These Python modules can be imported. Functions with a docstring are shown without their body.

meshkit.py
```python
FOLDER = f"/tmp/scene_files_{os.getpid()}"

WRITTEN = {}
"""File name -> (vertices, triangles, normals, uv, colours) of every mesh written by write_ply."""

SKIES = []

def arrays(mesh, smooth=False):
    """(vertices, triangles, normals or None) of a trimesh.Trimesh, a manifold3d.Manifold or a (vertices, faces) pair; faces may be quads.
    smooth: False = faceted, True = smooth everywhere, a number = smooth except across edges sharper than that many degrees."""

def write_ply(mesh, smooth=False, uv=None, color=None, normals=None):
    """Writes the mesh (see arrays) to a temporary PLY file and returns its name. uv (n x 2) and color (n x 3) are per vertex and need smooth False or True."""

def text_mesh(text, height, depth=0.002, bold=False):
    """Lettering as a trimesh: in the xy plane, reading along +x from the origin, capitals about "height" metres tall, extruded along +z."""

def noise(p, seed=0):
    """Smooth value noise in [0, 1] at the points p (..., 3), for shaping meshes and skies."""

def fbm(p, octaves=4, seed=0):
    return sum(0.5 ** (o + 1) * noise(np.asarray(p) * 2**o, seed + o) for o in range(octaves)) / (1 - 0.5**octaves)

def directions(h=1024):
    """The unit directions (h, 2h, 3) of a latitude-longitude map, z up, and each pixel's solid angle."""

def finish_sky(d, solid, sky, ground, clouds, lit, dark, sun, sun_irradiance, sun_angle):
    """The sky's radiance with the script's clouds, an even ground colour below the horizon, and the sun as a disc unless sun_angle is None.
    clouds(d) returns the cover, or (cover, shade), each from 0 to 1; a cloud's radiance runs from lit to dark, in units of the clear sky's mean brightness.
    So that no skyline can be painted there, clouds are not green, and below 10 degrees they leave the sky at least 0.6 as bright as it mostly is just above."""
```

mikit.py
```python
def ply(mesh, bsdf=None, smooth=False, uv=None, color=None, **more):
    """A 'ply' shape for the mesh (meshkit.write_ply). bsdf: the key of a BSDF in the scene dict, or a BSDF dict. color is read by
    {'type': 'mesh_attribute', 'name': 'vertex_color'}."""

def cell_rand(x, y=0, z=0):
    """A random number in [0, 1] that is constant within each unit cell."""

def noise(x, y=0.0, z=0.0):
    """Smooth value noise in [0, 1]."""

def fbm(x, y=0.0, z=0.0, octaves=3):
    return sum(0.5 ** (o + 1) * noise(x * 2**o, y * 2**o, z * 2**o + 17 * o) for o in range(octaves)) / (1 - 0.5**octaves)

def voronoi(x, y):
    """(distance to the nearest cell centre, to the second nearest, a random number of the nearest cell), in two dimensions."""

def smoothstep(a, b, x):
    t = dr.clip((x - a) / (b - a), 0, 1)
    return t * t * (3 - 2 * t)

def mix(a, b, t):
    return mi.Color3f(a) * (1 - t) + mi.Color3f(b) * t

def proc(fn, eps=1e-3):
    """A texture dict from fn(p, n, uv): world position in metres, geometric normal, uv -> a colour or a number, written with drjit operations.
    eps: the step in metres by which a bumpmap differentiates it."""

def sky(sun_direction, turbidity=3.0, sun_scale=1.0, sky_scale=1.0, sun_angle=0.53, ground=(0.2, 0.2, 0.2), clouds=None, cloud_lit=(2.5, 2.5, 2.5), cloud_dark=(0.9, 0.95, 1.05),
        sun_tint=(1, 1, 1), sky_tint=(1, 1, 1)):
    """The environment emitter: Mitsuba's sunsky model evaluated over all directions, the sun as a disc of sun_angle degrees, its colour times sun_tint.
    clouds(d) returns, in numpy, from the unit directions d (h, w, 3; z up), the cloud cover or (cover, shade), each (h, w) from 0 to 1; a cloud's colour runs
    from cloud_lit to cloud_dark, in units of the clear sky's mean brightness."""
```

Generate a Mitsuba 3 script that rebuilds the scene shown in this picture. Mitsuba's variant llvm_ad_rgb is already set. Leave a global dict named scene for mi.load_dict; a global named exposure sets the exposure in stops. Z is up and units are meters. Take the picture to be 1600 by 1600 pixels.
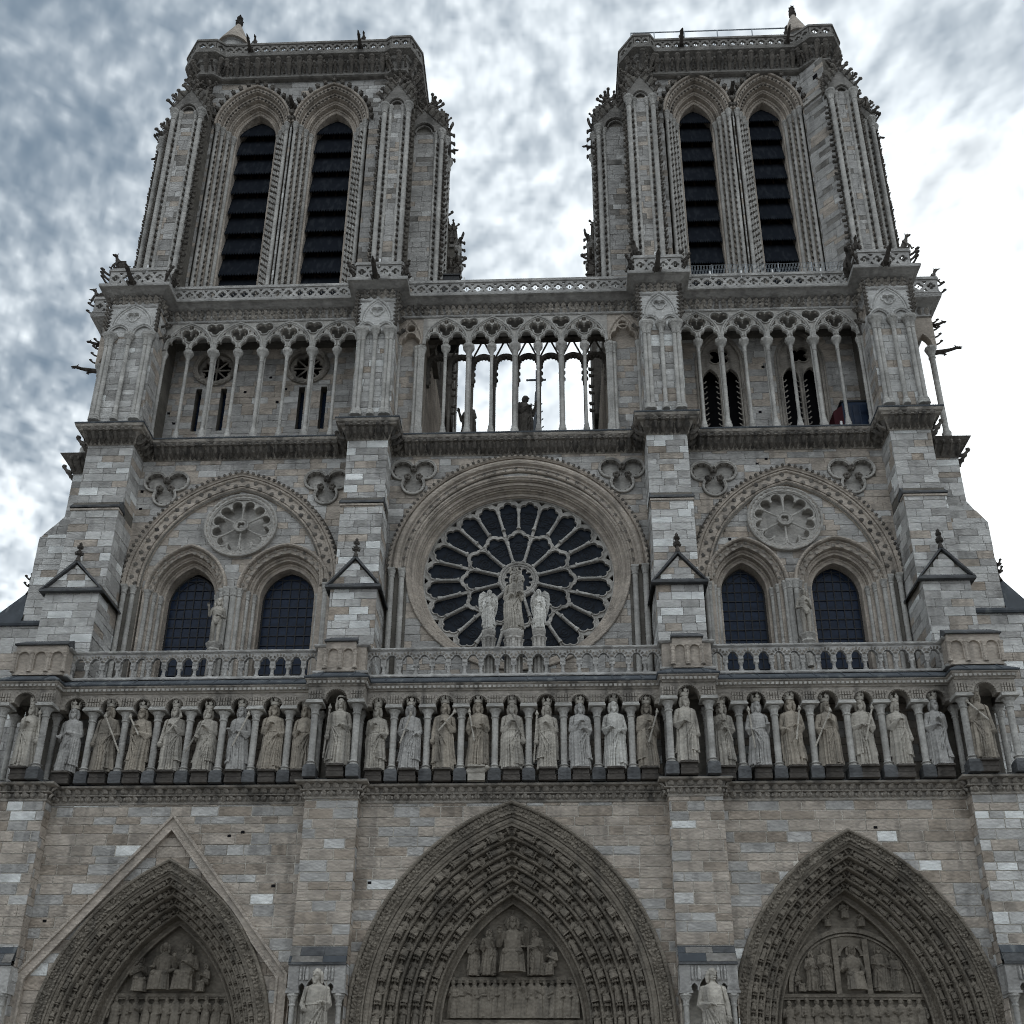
import math, random
import numpy as np, trimesh, manifold3d as m3
import shapely
from shapely.geometry import Polygon, box as sbox, Point, LineString, MultiPolygon
from shapely.ops import unary_union
from shapely import affinity
import mitsuba as mi, drjit as dr, mikit, meshkit
from mikit import noise, fbm, cell_rand, smoothstep, mix

T4 = mi.ScalarTransform4f
scene, labels = {}, {}
# ---------------------------------------------------------------- camera, sky, exposure
CAM = (1.6, -41.86, 1.6)
scene['camera'] = {'type': 'perspective', 'fov': 51.729, 'fov_axis': 'x', 'near_clip': 0.5, 'far_clip': 3000.0,
    'principal_point_offset_y': -0.2097,
    'to_world': T4().look_at(origin=list(CAM), target=[CAM[0]-0.036023, CAM[1]+0.918669, CAM[2]+0.393383], up=[0.009576, -0.393303, 0.919359])}
SUN = np.array([0.30, 0.76, 0.56]); SUN = SUN/np.linalg.norm(SUN)

def clouds(d):
    """one deck of altocumulus over the whole sky, thin and bright round the hidden sun"""
    z = np.maximum(d[..., 2], 0.03)
    q = np.stack([d[..., 0]/(z+.2), d[..., 1]/(z+.2), np.zeros_like(z)], -1)
    w = np.stack([meshkit.fbm(q*5+5, 3, 11), meshkit.fbm(q*5+9, 3, 12), np.zeros_like(z)], -1)-.5
    n1 = meshkit.fbm(q*1.3+w*.25+np.array([5., 8.5, 0]), 2, 3)
    qs = np.stack([q[..., 0]*.8+q[..., 1]*.6, (q[..., 1]*.8-q[..., 0]*.6)*.8, q[..., 2]], -1)
    n2 = meshkit.fbm(qs*22+w*2.0+1.3, 4, 5)
    n3 = meshkit.fbm(qs*62+w*3.0, 4, 8)
    ang = np.degrees(np.arccos(np.clip(d @ SUN, -1, 1)))
    glow = np.exp(-(ang/25.0)**2)
    veil = .5+.5*np.clip((ang-10)/26, 0, 1)
    shade = .56+1.7*(n1-.5)+veil*(1.0*(n2-.5)+1.05*(n3-.5))-.45*glow
    return np.ones_like(z), .5*(1+np.tanh(2.1*(shade-.5)))

scene['sky'] = mikit.sky(SUN.tolist(), turbidity=4, sun_scale=0.002, sky_scale=1.0, sun_angle=30, clouds=clouds,
    cloud_lit=(3.5, 3.68, 3.75), cloud_dark=(.335, .49, .67), ground=(.16, .16, .16))
exposure = 2.25

# ---------------------------------------------------------------- materials
def tex(fn): return mikit.proc(fn, eps=0.015)
def two(b): return {'type': 'twosided', 'bsdf': b}
def bumped(b, fn, scale): return {'type': 'bumpmap', 'arbitrary': mikit.proc(fn, eps=0.02), 'scale': scale, 'bsdf': b}

def stone_fn(c, dark, seed, grain=.3, streak=.5):
    def fn(p, n, uv):
        a = fbm(p.x*.9+seed, p.y*.9, p.z*1.1, 3)
        g = noise(p.x*9+seed*3, p.y*9, p.z*13)
        g2 = noise(p.x*27, p.y*27, p.z*38+seed)
        run = fbm(p.x*2.6+seed, p.y*2.6, p.z*.22, 3)
        g3 = noise(p.x*3.1+seed, p.y*3.1, p.z*5.3)
        v = (.62+.76*a)*(1-grain*.5+grain*g)*(.9+.2*g2)*(.88+.24*g3)
        return mix(mi.Color3f(c)*v, mi.Color3f(dark)*v, streak*smoothstep(.50, .74, run))
    return fn
def pit(p, n, uv):
    return noise(p.x*11, p.y*11, p.z*15)*.6+noise(p.x*30, p.y*30, p.z*36)*.3
def add_stone(name, c, dark, seed, grain=.34, streak=.55, bump=.05):
    b = {'type': 'diffuse', 'reflectance': tex(stone_fn(c, dark, seed, grain, streak))}
    scene[name] = two(bumped(b, pit, bump) if bump else b)
add_stone('stone_tan', (.395, .35, .305), (.205, .185, .165), 1, .36)
add_stone('stone_brown', (.32, .275, .232), (.175, .155, .135), 2, .42)
add_stone('stone_grey', (.37, .362, .35), (.195, .19, .185), 3)
add_stone('stone_pale', (.49, .485, .472), (.285, .28, .272), 4, .22, .4)
add_stone('stone_white', (.68, .69, .68), (.48, .48, .47), 5, .16, .25)
add_stone('mortar', (.56, .53, .48), (.33, .31, .28), 6, .35, .5, 0)
add_stone('mortar_dark', (.15, .14, .125), (.1, .095, .09), 7, .3, .5, 0)
add_stone('carved', (.31, .285, .255), (.11, .104, .097), 8, .4, .75)
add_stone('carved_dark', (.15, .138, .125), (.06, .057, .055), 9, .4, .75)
add_stone('moulding', (.385, .37, .347), (.19, .184, .174), 10, .3, .6)
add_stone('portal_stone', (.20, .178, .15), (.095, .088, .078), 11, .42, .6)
add_stone('statue_stone', (.40, .375, .335), (.19, .18, .165), 12, .3, .7)
add_stone('statue_pale', (.56, .55, .52), (.26, .255, .245), 13, .25, .6)
add_stone('shaft_stone', (.41, .40, .38), (.215, .21, .203), 14, .3, .5)
add_stone('soot_stone', (.088, .080, .073), (.04, .038, .037), 15, .45, .6)
add_stone('statue_brown', (.33, .295, .25), (.15, .138, .122), 21, .3, .75)
add_stone('stone_sooty', (.22, .21, .197), (.11, .106, .10), 22, .4, .6)
add_stone('dark_slab', (.105, .108, .112), (.05, .052, .056), 23, .4, .5)
def lead_fn(p, n, uv):
    v = .7+.6*fbm(p.x*2, p.y*2, p.z*1.2, 3)
    return mix(mi.Color3f(.058, .066, .076)*v, mi.Color3f(.12, .13, .135)*v, smoothstep(.55, .8, fbm(p.x*5, p.y*3, p.z*.8, 3)))
scene['lead'] = two({'type': 'principled', 'base_color': tex(lead_fn), 'roughness': .7, 'metallic': 0., 'specular': .25})
def glass_fn(p, n, uv):
    return mi.Color3f(.014, .023, .044)*(.5+1.1*fbm(p.x*3.1, p.y*3.1, p.z*3.1, 3))
scene['leaded_glass'] = two({'type': 'principled', 'base_color': tex(glass_fn), 'roughness': .25, 'specular': .14})
def rose_fn(p, n, uv):
    return mi.Color3f(.010, .014, .021)*(.4+1.5*fbm(p.x*6.1, p.y*6.1, p.z*6.1, 3))
scene['rose_glass'] = two({'type': 'principled', 'base_color': tex(rose_fn), 'roughness': .5, 'specular': .12})
scene['iron'] = two({'type': 'principled', 'base_color': {'type': 'rgb', 'value': [.022, .023, .026]}, 'roughness': .6, 'specular': .3})
scene['steel'] = two({'type': 'principled', 'base_color': {'type': 'rgb', 'value': [.30, .33, .36]}, 'roughness': .45, 'metallic': .6})
scene['red_paint'] = two({'type': 'diffuse', 'reflectance': {'type': 'rgb', 'value': [.06, .022, .026]}})
scene['navy_paint'] = two({'type': 'diffuse', 'reflectance': {'type': 'rgb', 'value': [.04, .055, .085]}})
scene['white_paint'] = two({'type': 'diffuse', 'reflectance': {'type': 'rgb', 'value': [.8, .8, .8]}})
scene['dark_wood'] = two({'type': 'diffuse', 'reflectance': tex(lambda p, n, uv: mi.Color3f(.05, .035, .025)*(.6+.8*noise(p.x*14, p.y*14, p.z*.8)))})
def louvre_fn(p, n, uv):
    return mix((.016, .019, .025), (.03, .034, .041), smoothstep(.45, .8, fbm(p.x*7, p.y*7, p.z*1.1, 3)))
scene['louvre_slate'] = two({'type': 'diffuse', 'reflectance': tex(louvre_fn)})
scene['shade_black'] = two({'type': 'diffuse', 'reflectance': {'type': 'rgb', 'value': [.012, .012, .014]}})  # near-black colour that stands in for shade inside openings and holes
def pave_fn(p, n, uv):
    return mi.Color3f(.28, .265, .245)*(.7+.5*fbm(p.x*.4, p.y*.4, 0., 3))*(.85+.3*cell_rand(p.x/1.2, p.y/.8))
scene['paving'] = {'type': 'diffuse', 'reflectance': tex(pave_fn)}

# ---------------------------------------------------------------- mesh tools
def rotz(a, x=0, y=0, z=0):
    c, s = math.cos(a), math.sin(a)
    return np.array([[c, -s, 0, x], [s, c, 0, y], [0, 0, 1, z], [0, 0, 0, 1.]])
def FACE_R(X): return rotz(math.pi/2, X)       # local x -> world y ; local -y -> world +x
def FACE_L(X): return rotz(-math.pi/2, X)      # local x -> world -y; local -y -> world -x
def mv(x, y, z): m = np.eye(4); m[:3, 3] = (x, y, z); return m
def tri(poly): return trimesh.creation.triangulate_polygon(poly, engine='earcut')
def polys(g):
    if g.is_empty: return []
    return [p for p in getattr(g, 'geoms', [g]) if p.geom_type == 'Polygon' and p.area > 1e-5]

class M:
    def __init__(s): s.v, s.f, s.n = [], [], 0
    def add(s, v, f, xf=None):
        v = np.asarray(v, float); f = np.asarray(f, int)
        if f.shape[1] == 4: f = np.vstack([f[:, [0, 1, 2]], f[:, [0, 2, 3]]])
        if xf is not None: v = v @ xf[:3, :3].T+xf[:3, 3]
        s.v.append(v); s.f.append(f+s.n); s.n += len(v); return s
    def mesh(s, o, xf=None): return s.add(o.vertices, o.faces, xf)
    def man(s, o, xf=None):
        m = o.to_mesh(); return s.add(m.vert_properties[:, :3], m.tri_verts, xf)
    def box(s, x0, x1, y0, y1, z0, z1, xf=None):
        v = [(x, y, z) for x in (x0, x1) for y in (y0, y1) for z in (z0, z1)]
        return s.add(v, [[0, 1, 3, 2], [4, 6, 7, 5], [0, 4, 5, 1], [2, 3, 7, 6], [0, 2, 6, 4], [1, 5, 7, 3]], xf)
    def poly(s, g, y0, y1, xf=None):
        """an (x,z) shape extruded from y0 to y1"""
        for p in polys(g):
            p = shapely.geometry.polygon.orient(p.simplify(.0005))
            t, f = tri(p); n = len(t)
            s.add(np.vstack([np.c_[t[:, 0], np.full(n, y0), t[:, 1]], np.c_[t[:, 0], np.full(n, y1), t[:, 1]]]), np.vstack([f, f[:, ::-1]+n]), xf)
            for ring in (p.exterior, *p.interiors):
                r = np.array(ring.coords)[:-1]; k = len(r); i = np.arange(k); j = (i+1) % k
                s.add(np.vstack([np.c_[r[:, 0], np.full(k, y0), r[:, 1]], np.c_[r[:, 0], np.full(k, y1), r[:, 1]]]), np.stack([i, i+k, j+k, j], 1), xf)
        return s
    def tube(s, pts, r, sides=8, closed=False, caps=True, xf=None):
        p = np.asarray(pts, float); n = len(p); r = np.broadcast_to(r, (n,))
        t = (np.roll(p, -1, 0)-np.roll(p, 1, 0)) if closed else np.gradient(p, axis=0)
        t /= np.linalg.norm(t, axis=1, keepdims=True)+1e-12
        a = np.cross(t[0], (0, 0, 1) if abs(t[0][2]) < .9 else (1, 0, 0)); A = []
        for k in range(n):
            a = a-t[k]*(a @ t[k]); a /= np.linalg.norm(a)+1e-12; A.append(a)
        A = np.array(A); B = np.cross(t, A); g = np.arange(sides)*2*math.pi/sides
        v = p[:, None]+r[:, None, None]*(np.cos(g)[None, :, None]*A[:, None]+np.sin(g)[None, :, None]*B[:, None])
        m = n if closed else n-1
        i, j = np.meshgrid(np.arange(m), np.arange(sides), indexing='ij'); i2 = (i+1) % n; j2 = (j+1) % sides
        f = np.stack([i*sides+j, i*sides+j2, i2*sides+j2, i2*sides+j], -1).reshape(-1, 4)
        s.add(v.reshape(-1, 3), f, xf)
        if caps and not closed:
            for k, q in ((0, v[0]), (n-1, v[-1])):
                i = np.arange(sides); s.add(np.vstack([q, p[k:k+1]]), np.stack([i, (i+1) % sides, i*0+sides], 1), xf)
        return s
    def lathe(s, cx, cy, prof, sides=10, xf=None):
        pr = np.array(prof, float); g = np.arange(sides)*2*math.pi/sides+math.pi/sides; n = len(pr)
        v = np.stack([cx+pr[:, :1]*np.cos(g), cy+pr[:, :1]*np.sin(g), pr[:, 1:]+0*g], -1).reshape(-1, 3)
        i, j = np.meshgrid(np.arange(n-1), np.arange(sides), indexing='ij'); j2 = (j+1) % sides
        s.add(v, np.stack([i*sides+j, i*sides+j2, (i+1)*sides+j2, (i+1)*sides+j], -1).reshape(-1, 4), xf); i = np.arange(sides)
        for k in (0, n-1):
            if pr[k, 0] > 1e-4: s.add(np.vstack([v[k*sides:(k+1)*sides], [(cx, cy, pr[k, 1])]]), np.stack([i, (i+1) % sides, i*0+sides], 1), xf)
        return s
    def ball(s, c, r, sub=1, xf=None):
        v, f = ICO[sub]; return s.add(v*np.broadcast_to(r, 3)+c, f, xf)
    def arr(s): return np.vstack(s.v), np.vstack(s.f)
    def tm(s): v, f = s.arr(); return trimesh.Trimesh(v, f, process=False)
ICO = {k: (np.array(o.vertices), np.array(o.faces)) for k, o in ((k, trimesh.creation.icosphere(k)) for k in range(4))}

cnt = {}
def newkey(parent, name):
    b = f'{parent}__{name}' if parent else name; n = cnt.get(b, 0); cnt[b] = n+1
    return b if n == 0 else f'{b}_{n:03d}'
def emit(parent, name, mesh, mat, smooth=False, kind=None, label=None, cat=None, group=None, to_world=None):
    k = newkey(parent, name)
    if isinstance(mesh, M): mesh = mesh.tm()
    scene[k] = mikit.ply(mesh, mat, smooth=smooth) if not isinstance(mesh, dict) else {**mesh}
    if to_world is not None: scene[k]['to_world'] = T4(np.asarray(to_world, float))
    info = {a: b for a, b in (('kind', kind), ('label', label), ('category', cat), ('group', group)) if b}
    if info: labels[k] = info
    return k
def thing(name, label, cat, group=None):
    k = newkey(None, name); labels[k] = {'label': label, 'category': cat}
    if group: labels[k]['group'] = group
    return k

# ---- arches: two arcs of radius r through (cx +- w, zs), apex at zs+h; t = inset
def arch_pts(cx, zs, w, h, t=0., n=14, leg=0.):
    r = (w*w+h*h)/(2*w); c = r-w; R = r-t
    ph = np.linspace(math.pi, math.acos(max(-1, min(1, -c/R))), n)
    L = np.c_[cx+c+R*np.cos(ph), zs+R*np.sin(ph)]
    pts = np.vstack([L, np.c_[2*cx-L[::-1, 0], L[::-1, 1]][1:]])
    if leg: pts = np.vstack([[pts[0, 0], zs-leg], pts, [pts[-1, 0], zs-leg]])
    return pts
def arch_poly(*a, **k): return Polygon(arch_pts(*a, **k)).buffer(0)
def ring(cx, zs, w, h, t0, t1, leg=0., n=14):
    return arch_poly(cx, zs, w, h, t0, n, leg).difference(arch_poly(cx, zs, w, h, t1, n, leg+(.01 if leg else 0)))
def at_y(p2, y): p2 = np.asarray(p2); return np.c_[p2[:, 0], np.full(len(p2), y), p2[:, 1]]
def along(p2, step, off=0.):
    """points (x,z), tangents at even steps along a polyline"""
    p2 = np.asarray(p2, float); d = np.hypot(*np.diff(p2, axis=0).T); s = np.r_[0, np.cumsum(d)]
    k = max(1, int(round((s[-1]-2*off)/step))); q = off+(np.arange(k)+.5)*(s[-1]-2*off)/k
    x = np.c_[np.interp(q, s, p2[:, 0]), np.interp(q, s, p2[:, 1])]
    e = .02; t = np.c_[np.interp(q+e, s, p2[:, 0])-np.interp(q-e, s, p2[:, 0]), np.interp(q+e, s, p2[:, 1])-np.interp(q-e, s, p2[:, 1])]
    return x, t/np.linalg.norm(t, axis=1, keepdims=True)

# ---- a moulding swept along a plan path (left to right); profile = (outward, z)
def offset_path(path, d):
    p = np.asarray(path, float); out = []
    for i in range(len(p)):
        ns = []
        for a, b in ((i-1, i), (i, i+1)):
            if 0 <= a and b < len(p):
                t = p[b]-p[a]; t /= np.linalg.norm(t); ns.append(np.array([t[1], -t[0]]))
        if len(ns) == 1: out.append(p[i]+ns[0]*d)
        else: m = ns[0]+ns[1]; out.append(p[i]+m*d*2/(m @ m)/1.0 if m @ m > .2 else p[i]+ns[0]*d)
    return np.array(out)
def sweep(m, path, prof):
    rows = [np.c_[offset_path(path, o), np.full(len(path), z)] for o, z in prof]
    v = np.vstack(rows); n = len(path); k = len(prof)
    i, j = np.meshgrid(np.arange(k), np.arange(n-1), indexing='ij'); i2 = (i+1) % k
    m.add(v, np.stack([i*n+j, i*n+j+1, i2*n+j+1, i2*n+j], -1).reshape(-1, 4))
    for e in (0, n-1):
        g = Polygon(np.array(prof)); t, f = tri(shapely.geometry.polygon.orient(g)) if g.is_valid else (None, None)
        if t is not None:
            a, b = offset_path(path, 0)[e], offset_path(path, 1)[e]
            m.add(np.array([[*(a+(b-a)*o), z] for o, z in t]), f)
    return m
def path_items(path, out, step):
    """(x, y, angle) at even steps along each leg of an offset plan path; angle turns local -y outward"""
    p = offset_path(path, out); r = []
    for a, b in zip(p[:-1], p[1:]):
        L = np.linalg.norm(b-a); k = int(L/step+.5)
        if k < 1: continue
        t = (b-a)/L
        for i in range(k): q = a+(b-a)*(i+.5)/k; r.append((q[0], q[1], math.atan2(t[1], t[0]), L/k))
    return r

# ---- blockwork
TONES = {'lower': (('stone_tan', .46), ('stone_brown', .25), ('stone_grey', .22), ('stone_pale', .035), ('stone_white', .022)),
         'upper': (('stone_tan', .38), ('stone_brown', .01), ('stone_grey', .53), ('stone_pale', .08)),
         'tower': (('stone_grey', .66), ('stone_tan', .16), ('stone_sooty', .12), ('stone_pale', .06)),
         'slab': (('dark_slab', .7), ('stone_sooty', .15), ('lead', .15)),
         'pale': (('stone_tan', .10), ('stone_grey', .24), ('stone_pale', .44), ('stone_white', .17), ('stone_brown', .05)),
         'pier': (('stone_tan', .13), ('stone_grey', .34), ('stone_pale', .46), ('stone_white', .06), ('stone_brown', .01))}
def blocks(region, course, wr, rng, gap=.022, zoff=0., fixed=()):
    """blocks (polygon, tone roll) that fill the region in courses; fixed = [(x0,x1,z)] forces white ones"""
    x0, z0, x1, z1 = region.bounds; pr = shapely.prepared.prep(region); out = []; z = math.floor((z0-zoff)/course)*course+zoff; k = 0
    while z < z1:
        hgt = course*rng.choice((.78, .92, 1., 1., 1.08, 1.16)); x = x0-rng.uniform(0, wr[1])
        while x < x1:
            w = rng.uniform(*wr); b = sbox(x+gap/2, z+gap/2, x+w-gap/2, z+hgt-gap/2)
            if pr.contains(b): out.append((b, True))
            elif pr.intersects(b):
                for q in polys(b.intersection(region)):
                    if q.area > .02: out.append((q, False))
            x += w
        z += hgt; k += 1
    return out
def stones(holder, region, y, seed, tone='lower', course=.42, wr=(.55, 1.35), gap=.026, depth=.07, xf=None, lim=300, merge=False, white=None):
    """one entry per block (or four merged meshes by tone); the faces lie near y, standing proud of the backing"""
    rng = random.Random(seed); names, ws = zip(*TONES[tone]); rest = {}; n = 0
    bl = blocks(region, course, wr, rng, gap)
    for g, full in bl:
        t = rng.choices(names, ws)[0]; f = y-rng.uniform(-.012, .012); m = M()
        if white is not None and white.contains(g.centroid): t = 'stone_white' if rng.random() < .75 else 'stone_pale'
        if full: b = g.bounds; m.box(b[0], b[2], f, y+depth, b[1], b[3], xf)
        else: m.poly(g, f, y+depth, xf)
        if merge or n >= lim: rest.setdefault(t, M()).add(*m.arr())
        else: emit(holder, 'stone', m, t); n += 1
    for t, m in rest.items(): emit(holder, 'small_stones', m, t, kind='stuff')

# ---- repeated ornament
def leaf(w=1., h=1., d=.35):
    """a curled leaf: 3x5 strip bulging outward (-y), tip turned over"""
    m = M(); P = []
    for i, (z, y, s) in enumerate(((0, 0, .35), (.3, -.5, .9), (.62, -.8, 1.), (.9, -1.15, .62), (.85, -1.5, .25))):
        for u in (-.5, 0, .5): P.append((u*s*w, (y*(1.25 if u == 0 else .7))*d, z*h))
    f = [[i*3+j, i*3+j+1, i*3+j+4, i*3+j+3] for i in range(4) for j in range(2)]
    return np.array(P), np.array(f)
def hook(s=1.):
    """a crocket: stalk that curls over into a bud"""
    m = M(); m.tube([(0, 0, 0), (0, -.5*s, .12*s), (0, -.85*s, .42*s), (0, -.8*s, .75*s)], np.array([.2, .17, .16, .1])*s, 5); m.ball((0, -.98*s, .62*s), np.array([.27, .25, .24])*s, 0)
    return m.arr()
HOOK = hook(); LEAF = leaf()
def bud():
    m = M(); m.ball((0, -.30, .30), (.36, .40, .36), 1)
    for k in range(5): a = 2.5*k; m.ball((.26*math.cos(a), -.52-.08*(k % 2), .32+.26*math.sin(a)), (.17, .17, .17), 0)
    return m.arr()
BUD = bud()
def knob(m, c, r, seed=0):
    v, f = ICO[0]; m.add(v*np.array(r)+np.array(c), f)
def frame2(x, z, t, y, s=1., flip=1):
    """places an ornament whose local z points along the normal of a tangent t in the facade plane"""
    n = np.array([-t[1], t[0]])*flip
    r = np.array([[t[0]*flip*s, 0, n[0]*s, x], [0, s, 0, y], [t[1]*flip*s, 0, n[1]*s, z], [0, 0, 0, 1.]])
    return r
def foliage_band(m, path, out, z, h, step, depth, rng, rows=1):
    for r in range(rows):
        for x, y, a, w in path_items(path, out, step):
            k = rng.uniform(.85, 1.12); v, f = LEAF
            m.add(v*np.array([w*.74*k, depth, h/rows*rng.uniform(.88, 1.02)]), f, rotz(a+rng.uniform(-.25, .25), x, y, z+r*h/rows))
def column(m, x, y, z0, z1, r, base=.35, cap=.42, sides=10, capw=2.1, basew=1.75, cs=8):
    m.lathe(x, y, [(r*basew, z0), (r*basew, z0+base*.45), (r*basew*.93, z0+base*.5), (r*1.5, z0+base*.6), (r*1.62, z0+base*.72), (r*1.25, z0+base*.85), (r*1.08, z0+base), (r, z0+base+.03), (r*.98, z1-cap-.06), (r*1.25, z1-cap-.03), (r*1.25, z1-cap+.02), (r*1.02, z1-cap+.05), (r*1.2, z1-cap*.6), (r*capw*.92, z1-cap*.3), (r*capw*.8, z1-cap*.27)], sides)
    m.lathe(x, y, [(r*capw*.9, z1-cap*.27), (r*capw*1.05, z1-cap*.18), (r*capw*1.05, z1)], cs)
    for k in range(8):
        a = k*math.pi/4; v, f = LEAF
        m.add(v*np.array([r*.9, r*.75, cap*.52]), f, rotz(a, x+r*1.0*math.sin(a), y-r*1.0*math.cos(a), z1-cap*.92))
# ---------------------------------------------------------------- carved figures (face -y, feet at z=0)
def man_of(v, f):
    return m3.Manifold(m3.Mesh(np.ascontiguousarray(v, dtype=np.float32), np.ascontiguousarray(f, dtype=np.uint32)))
def hull_pts(balls, n=8):
    return m3.Manifold.batch_hull([m3.Manifold.sphere(r, n).translate(p) for p, r in balls])
def chain(pts, rs, n=8):
    return [hull_pts([(pts[i], rs[i]), (pts[i+1], rs[i+1])], n) for i in range(len(pts)-1)]
def ell(c, r, n=12): return m3.Manifold.sphere(1., n).scale(r).translate(c)
def loft(levels, fold, nang, seed):
    """closed loft of ellipses; levels = (z, a, b, cx, cy, fold amount)"""
    L = np.array(levels, float); g = np.arange(nang)*2*math.pi/nang; V = []
    for z, a, b, cx, cy, A in L:
        q = 1+A*fold(g, z); V.append(np.c_[cx+a*q*np.sin(g), cy-b*q*np.cos(g), np.full(nang, z)])
    n = len(L); V = np.vstack(V+[[[L[0, 3], L[0, 4], L[0, 0]]], [[L[-1, 3], L[-1, 4], L[-1, 0]]]])
    i, j = np.meshgrid(np.arange(n-1), np.arange(nang), indexing='ij'); j2 = (j+1) % nang
    f = np.stack([i*nang+j, i*nang+j2, (i+1)*nang+j2, (i+1)*nang+j], -1).reshape(-1, 4)
    f = np.vstack([f[:, [0, 1, 2]], f[:, [0, 2, 3]]]); i = np.arange(nang); k = n*nang
    f = np.vstack([f, np.c_[(i+1) % nang, i, i*0+k], np.c_[(n-1)*nang+i, (n-1)*nang+(i+1) % nang, i*0+k+1]])
    m = man_of(V, f)
    if m.volume() < 0 or m.is_empty(): m = man_of(V, f[:, ::-1])
    return m
def folds(seed, k):
    r = random.Random(seed); p = [r.uniform(0, 6.3) for _ in range(4)]; tw = r.uniform(-.5, .5)
    def f(g, z):
        u = g+.16*np.sin(3*g+p[0])+tw*z*.5
        return (2*np.abs(np.sin(k*u/2+p[1]))-1.15)*.7+.5*(2*np.abs(np.sin((k*1.7//1)*u/2+p[2]))-1.1)*.5
    return f
def resampled(rows, n):
    a = np.array(rows, float); z = np.linspace(a[0, 0], a[-1, 0], n)
    return np.c_[z, *[np.interp(z, a[:, 0], a[:, i]) for i in range(1, a.shape[1])]]
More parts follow.
